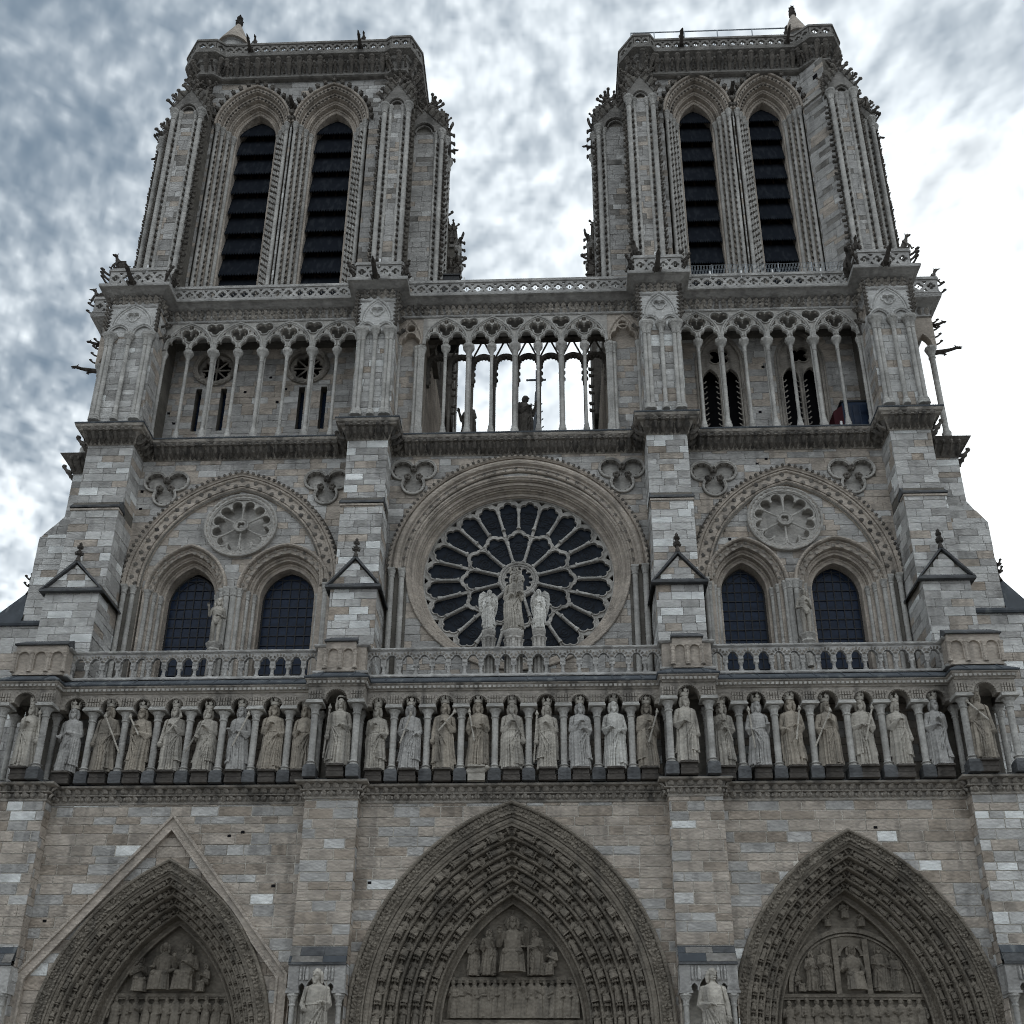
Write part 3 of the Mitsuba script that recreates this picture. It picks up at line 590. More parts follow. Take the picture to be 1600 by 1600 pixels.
for gi, cols in enumerate(kcol):
    pier = gi % 2 == 0; yc = -.98 if pier else -.36
    for x in cols:
        bm = M(); w = .27; bm.box(x-w, x+w, yc-.26, yc+.28, ZF, ZF+.42)
        bm.add([(x-w, yc-.26, ZF+.42), (x+w, yc-.26, ZF+.42), (x+w, yc+.28, ZF+.42), (x-w, yc+.28, ZF+.42), (x-.2, yc-.2, ZF+.56), (x+.2, yc-.2, ZF+.56), (x+.2, yc+.2, ZF+.56), (x-.2, yc+.2, ZF+.56)], [[0, 1, 5, 4], [1, 2, 6, 5], [2, 3, 7, 6], [3, 0, 4, 7], [4, 5, 6, 7]])
        emit(KG, 'column_base', bm, 'dark_slab')
        cm = M(); column(cm, x, yc, ZF+.54, 20.30, .145, .22, .52, 10, 2.15, 1.3, 4)
        cm.box(x-.37, x+.37, yc-.36, yc+.36, 20.18, 20.26); cm.box(x-.34, x+.34, yc-.33, yc+.33, 20.26, 20.34)
        emit(KG, 'column', cm, 'shaft_stone', smooth=35)
        if pier:
            cm = M(); column(cm, x, yc+1.0, ZF+.2, 20.30, .12, .22, .52, 8, 2.1, 1.3, 4); emit(KG, 'rear_column', cm, 'shaft_stone', smooth=35)
    # lintel with trefoil heads
    a, b = kspan[gi]; reg = sbox(a, 20.3, b, 21.02); xs = [ends[gi][0] if pier else 2*a-cols[0] if False else a]+list(cols)+[b]
    if pier: xs = cols
    for u, v in zip(xs[:-1], xs[1:]):
        mid = (u+v)/2; hw = (v-u)/2-.34
        if hw < .18: continue
        o = unary_union([Point(mid, 20.42).buffer(min(hw, .46)*1.0), sbox(mid-hw, 20.2, mid+hw, 20.38)]); reg = reg.difference(o)
        R = min(hw, .46)
        for k in range(13):
            q = math.pi*(k+.5)/13; px, pz = mid+R*1.0*math.cos(q), 20.42+R*math.sin(q)
            fr_.add(HOOK[0]*np.array([.07, .12, .11]), HOOK[1], frame2(px, pz, (math.sin(q), -math.cos(q)), yc-.14, 1, -1))
            fr_.add(LEAF[0]*np.array([.10, .12, .16]), LEAF[1], frame2(px, pz, (math.sin(q), -math.cos(q)), yc-.18, 1, 1))
    lint.poly(reg, yc-.20, yc+.28)
    lint.box(a, b, yc+.2, 1.0, 20.9, 21.1)
    if pier:
        for sx in (a, b): lint.box(sx-.12, sx+.12, yc-.18, .9, 20.34, 21.0)
emit(KG, 'arcade_lintel', lint, 'carved'); 
# little carved towers over the capitals
lr = random.Random(8)
for gi, cols in enumerate(kcol):
    yc = -.98 if gi % 2 == 0 else -.36
    for x in cols:
        for k in range(5):
            for q in range(2): u = x+(k-2)*.115; fr_.box(u-.035, u+.035, yc-.27, yc-.19, 20.40+q*.22, 20.57+q*.22+lr.uniform(0, .03))
        for k in range(6): fr_.ball((x+(k-2.5)*.1, yc-.25, 20.37), (.04, .05, .03), 0)
emit(KG, 'carved_fringe', fr_, 'carved', kind='stuff')
KP = facade_path(-.56, -1.18, bx=((-22.25, -19.85), (-8.66, -6.38), (6.42, 8.54), (18.64, 21.0)))
m = M(); sweep(m, KP, [(-.5, 20.98), (.0, 20.98), (.06, 21.0), (.06, 21.05), (.12, 21.1), (.16, 21.22), (.22, 21.26), (.22, 21.30), (-.5, 21.3)])
CO = emit(KG, 'cornice', m, 'carved'); om = M()
for x, y, a, w in path_items(KP, .1, .2): om.box(-.06, .06, -.08, .03, 21.08, 21.19, rotz(a, x, y))
emit(CO, 'bead_row', om, 'moulding', kind='stuff')
m = M(); sweep(m, KP, [(-1.6, 21.3), (.24, 21.3), (.27, 21.33), (.27, 21.38), (-.30, 21.80), (-1.6, 21.86)]); LR = emit(KG, 'lead_roof', m, 'lead'); m = M()
for x, y, a, w in path_items(KP, .25, 1.25): m.tube([(0, 0, 21.40), (0, .53, 21.81)], .03, 5, xf=rotz(a, x, y))
emit(LR, 'roll_seam', m, 'lead', kind='stuff')
# ---------------------------------------------------------------- balustrade above the kings
VP = facade_path(-.20, -.66, bx=((-22.0, -19.75), (-8.60, -6.45), (6.50, 8.62), (18.66, 20.9)))
ZB, ZT = 21.80, 23.2
rail = M(); sweep(rail, VP, [(-.2, ZB), (.14, ZB), (.16, ZB+.05), (.12, ZB+.14), (-.2, ZB+.14)])
sweep(rail, VP, [(-.2, ZT-.10), (.10, ZT-.10), (.16, ZT-.05), (.17, ZT), (.12, ZT+.05), (-.2, ZT+.07)])
BA = emit(C, 'balustrade', rail, 'stone_grey')
plate = M(); bspan = [(-19.75, -8.60, 16), (-6.45, 6.50, 18), (8.62, 18.66, 15)]; br = random.Random(6)
def bal_opening(x, w): return unary_union([sbox(x-w*.34, ZB+.1, x+w*.34, ZT-.52), Point(x, ZT-.47).buffer(w*.25), Point(x-w*.2, ZT-.55).buffer(w*.15), Point(x+w*.2, ZT-.55).buffer(w*.15)])
lf = M()
for a, b, n in bspan:
    w = (b-a)/n; reg = sbox(a, ZT-.85, b, ZT-.08).difference(unary_union([bal_opening(a+w*(k+.5), w) for k in range(n)]))
    plate.poly(reg, -.28, -.10)
    for k in range(n+1):
        cm = M(); x = a+w*k; column(cm, x, -.19, ZB+.12, ZT-.62, .075, .16, .24, 8, 1.9, 1.7, 4); emit(BA, 'baluster', cm, 'stone_grey', smooth=35)
    for k in range(n):
        for q in range(7):
            an = math.pi*(q+.5)/7; lf.add(LEAF[0]*np.array([.09, .14, .13]), LEAF[1], frame2(a+w*(k+.5)+w*.36*math.cos(an), ZT-.52+w*.34*math.sin(an), (math.sin(an), -math.cos(an)), -.29, 1, 1))
emit(BA, 'arch_heads', plate, 'stone_grey'); emit(BA, 'arch_leaves', lf, 'carved', kind='stuff')
for bi, (a, b) in enumerate(((-22.0, -19.75), (-8.60, -6.45), (6.50, 8.62), (18.66, 20.9))):
    pm = M(); n = 2 if bi in (1, 2) else 3; w = (b-a-.3)/n
    xa, xb = (a+.42, b-.42) if bi in (1, 2) else (a, b); w = (xb-xa)/n
    reg = sbox(xa, ZB, xb, ZT+.04).difference(unary_union([unary_union([sbox(xa+w*(k+.5)-w*.33, ZB+.22, xa+w*(k+.5)+w*.33, ZT-.5), Point(xa+w*(k+.5), ZT-.5).buffer(w*.33)]) for k in range(n)]))
    pm.poly(reg, -.98, -.86); pm.box(xa, xb, -.87, -.3, ZB, ZT+.04)
    for q0, q1 in ((a, xa), (xb, b)):
        if q1-q0 > .1: pm.box(q0, q1, -.72, -.3, ZB, ZT)
    for k in range(n+1): column(pm, xa+w*k, -.98, ZB+.14, ZT-.3, .07, .16, .22, 8, 1.8, 1.6, 4)
    PB = emit(BA, 'pier', pm, 'stone_tan')
    rf = M(); rf.add([(xa-.08, -1.10, ZT+.04), (xb+.08, -1.10, ZT+.04), (xb+.08, -1.10, ZT+.1), (xa-.08, -1.10, ZT+.1), (xa+.06, -.3, ZT+.62), (xb-.06, -.3, ZT+.62), (xa, -.2, ZT+.04), (xb, -.2, ZT+.04)], [[0, 1, 2, 3], [3, 2, 5, 4], [0, 3, 4, 6], [1, 2, 5, 7], [0, 1, 7, 6]])
    emit(BA, 'pier_roof', rf, 'dark_slab')
# ---------------------------------------------------------------- the kings
POSES = [('down', 'chest'), ('waist', 'hip'), ('hip', 'down'), ('waist', 'chest'), ('chest', 'down'), ('chest', 'hip'), ('waist', 'hold'), ('hip', 'chest'), ('hip', 'waist'), ('waist', 'down'), ('hip', 'chest'), ('hip', 'waist'), ('chest', 'down'), ('hold', 'waist'), ('down', 'chest'), ('chest', 'down'), ('waist', 'chest'), ('hip', 'waist'), ('waist', 'chest'), ('down', 'waist'), ('waist', 'chest'), ('hold', 'hip'), ('waist', 'hip'), ('chest', 'hip'), ('waist', 'waist'), ('down', 'chest'), ('chest', 'waist'), ('down', 'chest')]
def crown(n=5):
    m = M(); m.lathe(0, 0, [(.088, 0), (.1, 0), (.104, .05), (.108, .055), (.095, .06), (.088, .02)], 14)
    for k in range(n):
        a = 2*math.pi*k/n; x, y = .103*math.sin(a), -.103*math.cos(a); R = rotz(a, x, y, .05)
        m.poly(Polygon([(-.02, 0), (-.05, .045), (-.03, .06), (-.012, .05), (0, .095), (.012, .05), (.03, .06), (.05, .045), (.02, 0)]), -.012, .012, R)
    return m
TONE_K = ['statue_pale' if k == 17 else ('statue_stone', 'statue_brown', 'statue_stone', 'stone_grey', 'statue_brown')[(k*3) % 5] for k in range(28)]
ORD = ('first', 'second', 'third', 'fourth', 'fifth', 'sixth', 'seventh', 'eighth', 'ninth')
def king_label(k):
    if k == 9: return 'veiled crownless stone figure on the pier left of the central portal'
    if k == 17: return 'whitest stone king of the gallery, eighth of the nine above the central portal'
    if k == 13: return 'stone king on a small lion, fourth of the nine above the central portal'
    if k == 10: return 'stone king with tall pointed crown, first of the nine above the central portal'
    w = {'statue_brown': 'brownish', 'statue_stone': 'beige', 'stone_grey': 'grey'}[TONE_K[k]]
    h = 'without sceptre' if k % 9 in (1, 7, 8) else 'with sceptre'
    if k in (0, 19, 27): return f'{w} stone king {h} on the ' + {0: 'far left corner pier', 19: 'pier right of the central portal', 27: 'far right corner pier'}[k]
    row, n, o = ('eight over the left portal', k, 1) if k < 9 else ('nine over the central portal', k, 10) if k < 19 else ('seven over the right portal', k, 20)
    return f'{w} stone king {h}, {ORD[n-o]} from left of {row}'
KLAB = [king_label(k) for k in range(28)]
for k, x in enumerate(KX):
    pier = k in (0, 9, 19, 27); y = -.92 if pier else -.32; s = 1.76+(.02*((k*7) % 5-2)); z = ZF+(.50 if k != 13 else .62)
    if pier: s *= 1.0
    turn = (-12, 10, -25, 8, -5, 22, 4, 15, -8, 12)[k % 10]; rot = math.radians((4, -3, 6, -5, 3, 2, -6)[k % 7])
    nobeard = k in (9, 11, 25, 27, 15); left, right = POSES[k]
    body = standing(100+k, left, right, turn, not nobeard, True, 1 if k % 3 else 2, 13+k % 6, 84, 40, .02 if k % 2 else -.02)
    if k == 9: body = body+ell((0, .03, 1.63), (.13, .12, .165), 16).translate((0, .02, 0))-m3.Manifold.cube((.2, .2, .3), True).translate((0, -.12, 1.6)) if False else body
    R = rotz(rot, x, y, z); kk = emit(None, 'king_statue', sized(body.scale((.9, .95, 1.)), s, R), TONE_K[k], smooth=38, label=KLAB[k], cat='statue', group='statues of kings in the gallery')
    pl = M(); pl.box(-.33, .33, -.32, .42, -.26, -.06); pl.box(-.36, .36, -.46, .42, -.06, .02); pl.box(-.36, .36, -.30, .42, -(z-ZF), -.26); emit(kk, 'plinth', M().add(*pl.arr(), rotz(0, x, y, z)), 'statue_stone' if k == 13 else 'soot_stone')
    cr = M(); cr.add(*crown(5 if k % 2 else 6).arr(), np.diag([s*1.06, s*1.06, s*(1.5 if k != 10 else 2.1), 1.])); H = rotz(rot+math.radians(turn), x, y, z+1.73*s)
    if k != 9: emit(kk, 'crown', M().add(*cr.arr(), H), 'statue_stone')
    else: v_ = M(); v_.lathe(0, .02*s, [(.115*s, -.3*s), (.125*s, -.1*s), (.118*s, .05*s), (.075*s, .12*s), (.0, .145*s)], 14); v2 = M(); v2.add(*v_.arr()); vv, ff = v2.arr(); keep = ~((vv[ff].mean(1)[:, 1] < -.06*s) & (vv[ff].mean(1)[:, 2] < .03*s)); emit(kk, 'veil', trimesh.Trimesh(vv @ H[:3, :3].T+H[:3, 3], ff[keep], process=False), 'statue_stone')
    if k % 9 not in (1, 7, 8):
        sc = M(); sd = -1 if k % 2 else 1
        hp = np.array(ARM[right if sd < 0 else left][1])*np.array([sd, 1, 1])
        tip = [np.array([sd*.24, -.16, 1.46]), np.array([sd*.18, -.2, 1.42]), np.array([-sd*.02, -.24, 1.4])][k % 3]; bot = hp+(hp-tip)*.9 if hp[2] < 1.3 else hp+np.array([0, .05, -.5])
        sc.tube([bot*s, hp*s, tip*s], .022*s, 6); sc.ball(tip*s, .045*s, 1); sc.tube([(tip+[0, 0, .03])*s, (tip+[0, 0, .1])*s], np.array([.035, .01])*s, 5)
        emit(kk, 'sceptre', M().add(*sc.arr(), R), 'statue_stone')
    if k == 13:
        ln = M(); ln.man(m3.Manifold.batch_boolean(chain([(-.3, 0, .16), (.2, 0, .18), (.38, -.08, .26)], (.17, .19, .13), 10)+[ell((.45, -.14, .28), (.12, .14, .12), 8)], m3.OpType.Add), rotz(0, x, y-.18, z-.36)); emit(kk, 'lion', ln, 'statue_stone', smooth=40)
# ---------------------------------------------------------------- the storey of the rose
YR = 2.67; ZC = 35.90
UBX = ((-21.85, -19.5), (-8.5, -6.45), (6.56, 8.6), (18.62, 20.62))
def crocket_arc(m, A, t, y, step, s, n=30, leg=0.):
    x, tn = along(arch_pts(*A, t, n, leg), step)
    for (a, b), d in zip(x, tn): m.add(BUD[0]*s, BUD[1], frame2(a, b, d, y))
def leaf_arc(m, A, t, y, step, s, n=30):
    x, tn = along(arch_pts(*A, t, n), step)
    for k, ((a, b), d) in enumerate(zip(x, tn)):
        m.add(LEAF[0]*np.array([s*.9, s*.7, s]), LEAF[1], frame2(a-d[1]*-s*.4*0, b, d, y, 1, 1 if k % 2 else -1)); 
def lobes(cx, cz, R, r, n, a0=math.pi/2): return unary_union([Point(cx+R*math.cos(a0+2*math.pi*k/n), cz+R*math.sin(a0+2*math.pi*k/n)).buffer(r, 12) for k in range(n)])
def circle(cx, cz, r, n=48): a = np.arange(n)*2*math.pi/n; return np.c_[cx+r*np.cos(a), cz+r*np.sin(a)]
def trefoil(cx, cz, name_parent):
    """three sunk lobes, two above and one below, with bosses on the cusps"""
    c = [(cx+.63*math.cos(a), cz+.63*math.sin(a)) for a in (math.radians(q) for q in (25, 155, 270))]
    big = unary_union([Point(q).buffer(.62, 14) for q in c]); sm = unary_union([Point(q).buffer(.50, 14) for q in c]+[Point(cx, cz).buffer(.3)])
    m = M(); m.poly(big.difference(sm), YR-.10, YR+.22)
    for p in polys(big): m.tube(at_y(np.array(p.buffer(-.03).exterior.coords)[:-1], YR-.1), .045, 6, True)
    m.poly(sm, YR+.20, YR+.30)
    T_ = emit(name_parent, 'trefoil_panel', m, 'moulding'); b = M()
    for q in c:
        for k in range(10):
            a = 2*math.pi*k/10; u = (q[0]+.46*math.cos(a), q[1]+.46*math.sin(a))
            if Point(u).distance(sm.boundary) < .08: b.ball((u[0], YR+.02, u[1]), (.075, .10, .075), 0)
    for q in (90, 210, 330):
        a = math.radians(q); 
        for k in range(5): b.ball((cx+.34*math.cos(a)+.11*math.cos(k*1.3), YR-.08, cz+.34*math.sin(a)+.11*math.sin(k*1.3)), (.10, .14, .10), 0)
    emit(T_, 'boss', b, 'carved_dark', kind='stuff')
    return big
def blind_rosette(cx, cz, R, parent):
    m = M(); m.poly(Point(cx, cz).buffer(R, 24).difference(Point(cx, cz).buffer(R-.22, 24)), YR-.02, YR+.56)
    m.tube(at_y(circle(cx, cz, R-.03), YR-.02), .06, 6, True); m.tube(at_y(circle(cx, cz, R-.24), YR+.05), .05, 6, True)
    m.poly(Point(cx, cz).buffer(R-.2, 24), YR+.55, YR+.62)
    pet = lobes(cx, cz, R*.67, R*.165, 12, math.pi/2+math.pi/12).union(Point(cx, cz).buffer(R*.62, 24)); disc = Point(cx, cz).buffer(R-.24, 24)
    m.poly(disc.difference(pet), YR+.10, YR+.56)
    for p in polys(pet): m.tube(at_y(np.array(p.simplify(.01).exterior.coords)[:-1], YR+.10), .05, 6, True)
    H = emit(parent, 'rosette', m, 'moulding'); sp = M()
    for k in range(6):
        a = math.pi/2+k*math.pi/3; c_, s_ = math.cos(a), math.sin(a)
        sp.tube(at_y([(cx+c_*R*q, cz+s_*R*q) for q in (.2, .55, .64, .68)], YR+.14), [.05, .05, .085, .09], 7)
    sp.poly(Point(cx, cz).buffer(R*.2, 16).difference(lobes(cx, cz, R*.055, R*.06, 4, math.pi/4)), YR+.02, YR+.3); sp.tube(at_y(circle(cx, cz, R*.19, 20), YR+.02), .04, 6, True)
    emit(H, 'spokes', sp, 'moulding'); om = M()
    for q in range(34): a = 2*math.pi*q/34; om.add(LEAF[0]*np.array([.2, .16, .2]), LEAF[1], frame2(cx+(R-.2)*math.cos(a), cz+(R-.2)*math.sin(a), (-math.sin(a), math.cos(a)), YR+.0, 1, -1))
    emit(H, 'carved_leaves', om, 'carved', kind='stuff')
def lancet(cx, w, h, gw, gh, parent, zs=28.1, seed=0):
    """a window: stepped orders with nook shafts, and the glazing of small panes"""
    A = (cx, zs, w, h); leg = zs-21.8; t1 = w-gw-.02; m = M()
    ts = [0, .15, t1*.48, t1*.72, t1]; ys = [YR-.06, YR+.16, YR+.48, YR+.8]
    for k in range(4): m.poly(ring(*A, ts[k], ts[k+1], leg), ys[k], YR+1.7)
    m.tube(at_y(arch_pts(*A, .07, 18), YR-.06), .07, 7); m.tube(at_y(arch_pts(*A, ts[1]+.05, 18), YR+.14), .05, 6)
    m.tube(at_y(arch_pts(*A, ts[2]+.06, 18), YR+.44), .07, 7); m.tube(at_y(arch_pts(*A, ts[3]+.05, 18), YR+.78), .06, 7)
    Wd = emit(parent, 'window', m, 'stone_tan')
    om = M(); leaf_arc(om, A, (ts[1]+ts[2])/2+.02, YR+.12, .24, .20); emit(Wd, 'carved_leaves', om, 'carved', kind='stuff')
    for sx in (-1, 1):
        for t, y in ((ts[1]+.05, YR+.02), (ts[2]+.02, YR+.34), (ts[3]+.03, YR+.66)):
            hw = A[2]-t; cm = M(); column(cm, cx+sx*hw, y, 21.8, zs+.06, .115, .3, .42, 10, 1.7, 1.5, 4); emit(Wd, 'nook_shaft', cm, 'shaft_stone', smooth=35)
    g = Polygon(np.vstack([[(cx-gw, 22)], arch_pts(cx, zs, gw, gh, 0, 12), [(cx+gw, 22)]])); yg = YR+1.36
    rng = random.Random(seed); nx = 6; dx = 2*gw/nx; zz = 22.; k = 0
    while zz < g.bounds[3]:
        for q in range(nx):
            c = sbox(cx-gw+q*dx+.022, zz+.022, cx-gw+(q+1)*dx-.022, zz+.53-.022).intersection(g.buffer(-.03))
            for pp in polys(c):
                pm = M(); pm.poly(pp, yg, yg+.02)
                v, f = pm.arr(); tx, tz = rng.uniform(-.02, .02), rng.uniform(-.03, .03); v[:, 1] += (v[:, 0]-pp.centroid.x)*tx+(v[:, 2]-pp.centroid.y)*tz
                emit(Wd, 'pane', M().add(v, f), 'leaded_glass')
        zz += .53
    bars = M()
    for q in range(nx+1): bars.box(cx-gw+q*dx-.022, cx-gw+q*dx+.022, yg-.05, yg-.0, 22, g.intersection(LineString([(max(cx-gw+.01, min(cx+gw-.01, cx-gw+q*dx)), 0), (max(cx-gw+.01, min(cx+gw-.01, cx-gw+q*dx)), 60)])).bounds[3])
    z = 22.
    while z < g.bounds[3]-.1:
        b = g.intersection(LineString([(cx-9, z), (cx+9, z)])).bounds; bars.box(b[0], b[2], yg-.045, yg-.005, z-.02, z+.02); z += .53
    bars.poly(g.difference(g.buffer(-.07)), yg-.04, yg+.03); bars.tube(at_y(arch_pts(cx, zs, gw-.28, gh-.34, 0, 12), yg-.03), .018, 5)
    emit(Wd, 'glazing_bars', bars, 'iron'); bk = M(); bk.poly(g.buffer(.2), yg+.12, yg+.16); emit(Wd, 'interior_shade_sheet', bk, 'shade_black')  # black sheet behind the panes paints the unlit room
    return arch_poly(cx, zs, w, h, .02, 14, leg)
# side bays
for bi, (x0, x1, big, subs, ros, tre) in enumerate((
    (-19.55, -8.45, (-14.12, 28.4, 5.30, 6.52), ((-16.30, 2.06, 2.70, 1.22, 1.62), (-11.42, 2.34, 2.66, 1.34, 1.72)), (-13.93, 31.90, 1.84), ((-18.06, 34.32), (-9.72, 34.26))),
    (8.55, 18.68, (13.62, 28.4, 4.92, 6.35), ((11.16, 2.02, 2.62, 1.08, 1.56), (15.66, 2.22, 2.58, 1.18, 1.62)), (13.34, 31.78, 1.84), ((10.0, 34.36), (16.92, 34.36))))):
    reg = sbox(x0, 21.6, x1, ZC+.1); wallb = M()
    W = newkey(C, 'rose_storey_wall'); cut = []
    for k, (c, w, h, gw, gh) in enumerate(subs): cut.append(lancet(c, w, h, gw, gh, W, seed=bi*5+k))
    blind_rosette(*ros, W); cut.append(Point(ros[0], ros[1]).buffer(ros[2]-.05, 24))
    tf = [trefoil(c[0], c[1], W) for c in tre]
    holes = unary_union(cut); A = big; legw = 28.4-21.8
    bandp = ring(*A, 0, .85, 0); inside = arch_poly(*A, .85, 20, legw)
    wallb.poly(reg.difference(holes).difference(inside).difference(unary_union(tf)), YR+.04, YR+1.7); wallb.poly(inside.difference(holes).intersection(reg), YR+.22, YR+1.7)
    scene[W] = mikit.ply(wallb.tm(), 'mortar_dark')
    stones(W, reg.difference(holes).difference(arch_poly(*A, -.2, 20, 0)).difference(unary_union(tf).buffer(.02)).difference(sbox(A[0]-A[2]-.2, 20, A[0]+A[2]+.2, 28.4)), YR, 70+bi, 'upper', .40, (.6, 1.4), .018)
    stones(W, inside.difference(holes.buffer(.0)).intersection(sbox(-60, 28.2, 60, 60)), YR+.18, 74+bi, 'upper', .40, (.6, 1.4), .018)
    hd = M(); hd.poly(ring(*A, -.12, .10), YR-.16, YR+.1); hd.poly(ring(*A, .10, .62), YR-.02, YR+.3); hd.poly(ring(*A, .62, .86), YR+.08, YR+.4)
    hd.tube(at_y(arch_pts(*A, -.05, 26), YR-.16), .07, 7); hd.tube(at_y(arch_pts(*A, .18, 26), YR-.04), .08, 7); hd.tube(at_y(arch_pts(*A, .7, 26), YR+.06), .07, 7); hd.tube(at_y(arch_pts(*A, .82, 26), YR+.1), .05, 6)
    HM = emit(W, 'hood_mould', hd, 'stone_tan'); om = M(); crocket_arc(om, A, -.02, YR-.14, .30, .22); leaf_arc(om, A, .44, YR-.02, .36, .26); emit(HM, 'crockets', om, 'carved_dark', kind='stuff')
    for sx in (-1, 1):
        for dx, y in ((.02, YR-.1), (.42, YR+.02)):
            cm = M(); column(cm, A[0]+sx*(A[2]-dx-.1), y, 21.8, 28.42, .12, .3, .42, 10, 1.75, 1.5, 4); emit(W, 'nook_shaft', cm, 'shaft_stone', smooth=35)
    xm = (subs[0][0]+subs[0][1]+subs[1][0]-subs[1][1])/2; mm = M()
    for ja, jb in ((A[0]-A[2]-.2, A[0]-A[2]+.9), (xm-.3, xm+.3), (A[0]+A[2]-.9, A[0]+A[2]+.2)): jm = M(); jm.box(ja, jb, YR+.07, YR+1.45, 21.8, 28.3); emit(W, 'jamb', jm, 'stone_tan')
    for dx in (-.16, .16): column(mm, xm+dx, YR-.06, 21.8, 28.2, .15, .3, .45, 10, 1.6, 1.5, 4)
    emit(W, 'mullion_shaft', mm, 'shaft_stone', smooth=35)
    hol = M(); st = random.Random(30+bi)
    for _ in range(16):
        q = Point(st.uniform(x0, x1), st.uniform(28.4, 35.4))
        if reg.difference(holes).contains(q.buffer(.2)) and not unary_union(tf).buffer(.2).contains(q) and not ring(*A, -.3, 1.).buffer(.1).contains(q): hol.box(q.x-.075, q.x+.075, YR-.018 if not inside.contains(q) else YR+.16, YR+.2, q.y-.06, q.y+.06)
    emit(W, 'painted_putlog_hole', hol, 'shade_black')  # putlog holes are not cut: their shade is a black block
# centre bay
RC = (.10, 29.05); YG = YR+1.05
reg = sbox(-6.5, 21.6, 6.6, ZC+.1); c_ = (RC[0], RC[1])
tf = []
W = newkey(C, 'rose_storey_wall')
for q in ((-5.27, 34.78), (5.38, 34.68)): tf.append(trefoil(*q, W))
hole = Point(c_).buffer(5.32, 40); wb = M(); wb.poly(reg.difference(hole).difference(unary_union(tf)), YR+.04, YR+1.7); scene[W] = mikit.ply(wb.tm(), 'mortar_dark')
hoodA = (RC[0], 29.1, 6.42, 6.66)
stones(W, reg.difference(arch_poly(*hoodA, -.05, 26, 8)).difference(unary_union(tf).buffer(.02)), YR, 80, 'upper', .40, (.6, 1.4), .018)
stones(W, arch_poly(*hoodA, 1.0, 26, 8).intersection(reg).difference(hole.buffer(.12)), YR+.02, 81, 'upper', .40, (.6, 1.4), .018)
hd = M(); hd.poly(ring(*hoodA, 0, .18), YR-.2, YR+.1); hd.poly(ring(*hoodA, .18, .66), YR-.08, YR+.1); hd.poly(ring(*hoodA, .66, .92), YR-.02, YR+.3)
hd.tube(at_y(arch_pts(*hoodA, .07, 30), YR-.2), .08, 7); hd.tube(at_y(arch_pts(*hoodA, .40, 30), YR-.1), .16, 8); hd.tube(at_y(arch_pts(*hoodA, .85, 30), YR-.03), .08, 7)
HM = emit(W, 'hood_mould', hd, 'stone_tan'); om = M(); crocket_arc(om, hoodA, .10, YR-.18, .29, .21); leaf_arc(om, hoodA, .66, YR-.04, .28, .25); emit(HM, 'crockets', om, 'carved_dark', kind='stuff')
for sx in (-1, 1):
    for dx, y in ((.22, YR-.12), (.72, YR-.05)):
        cm = M(); column(cm, RC[0]+sx*(6.42-dx), y, 21.8, 29.12, .14, .3, .45, 10, 1.75, 1.5, 4); emit(W, 'nook_shaft', cm, 'shaft_stone', smooth=35)
rg = M(); rr = [5.5, 5.32, 5.12, 4.98, 4.78]; yy = [YR-.03, YR+.18, YR+.42, YR+.66]
for k in range(4): rg.poly(Point(c_).buffer(rr[k], 40).difference(Point(c_).buffer(rr[k+1], 40)).intersection(sbox(-9, 21.8, 9, 40)), yy[k], YR+1.5)
for r, y, t in ((5.46, YR-.04, .07), (5.34, YR+.1, .06), (5.14, YR+.36, .09), (5.0, YR+.62, .07), (4.8, YR+.8, .06)): rg.tube(at_y(circle(*c_, r, 72), y), t, 7, True)
RW = emit(C, 'rose_window', rg, 'stone_tan')
R0 = 4.78; a0 = math.pi/2
def petal(R1, R2, n, k, wsc, off):
    """an opening between spokes with a cusped head, from radius R1 to R2"""
    a = a0+2*math.pi*(k+off)/n; c2, s2 = math.cos(a), math.sin(a); hw1, hw2 = R1*math.tan(math.pi/n)-wsc, R2*math.tan(math.pi/n)-wsc
    p = Polygon([(R1, -hw1), (R2, -hw2), (R2, hw2), (R1, hw1)]); r = hw2
    p = unary_union([p, Point(R2+r*.42, 0).buffer(r*.46), Point(R2+.04*r, r*.55).buffer(r*.42), Point(R2+.04*r, -r*.55).buffer(r*.42), Point(R2+r*.25, 0).buffer(r*.4)])
    return affinity.affine_transform(p, [c2, -s2, s2, c2, *c_])
inner = [petal(1.02, 2.28, 12, k, .075, 0.) for k in range(12)]; _in = unary_union([p.buffer(.15, 6) for p in inner]).union(Point(c_).buffer(2.35)).buffer(.02)
outer = [max(polys(petal(2.4, 4.18, 24, k, .075, .5).difference(_in)), key=lambda g: g.area) for k in range(24)]
hub = lobes(*c_, .58, .125, 12).union(Point(c_).buffer(.54, 20))
disc = Point(c_).buffer(R0+.05, 48)
tri_h = []
for k in range(24):
    a = a0+2*math.pi*k/24; q = Polygon([(4.73, -.0), (4.50, -.0), (4.70, -.19)]).union(Polygon([(4.73, 0), (4.50, 0), (4.70, .19)])); tri_h.append(affinity.affine_transform(q.buffer(.03).buffer(-.03), [math.cos(a), -math.sin(a), math.sin(a), math.cos(a), *c_]))
tr = M(); plate = disc.difference(unary_union(outer+inner+[hub]+tri_h)); plate = plate if True else plate.difference(unary_union([affinity.affine_transform(sbox(3.1, -.3, 4.05, .3), [math.cos(a), -math.sin(a), math.sin(a), math.cos(a), *c_]) for a in [a0+2*math.pi*k/24 for k in range(24)]]).difference(unary_union([LineString([(c_[0]+3*math.cos(a), c_[1]+3*math.sin(a)), (c_[0]+4.2*math.cos(a), c_[1]+4.2*math.sin(a))]).buffer(.045) for a in [a0+2*math.pi*k/24 for k in range(24)]])))
tr.poly(plate, YG-.10, YG+.12)
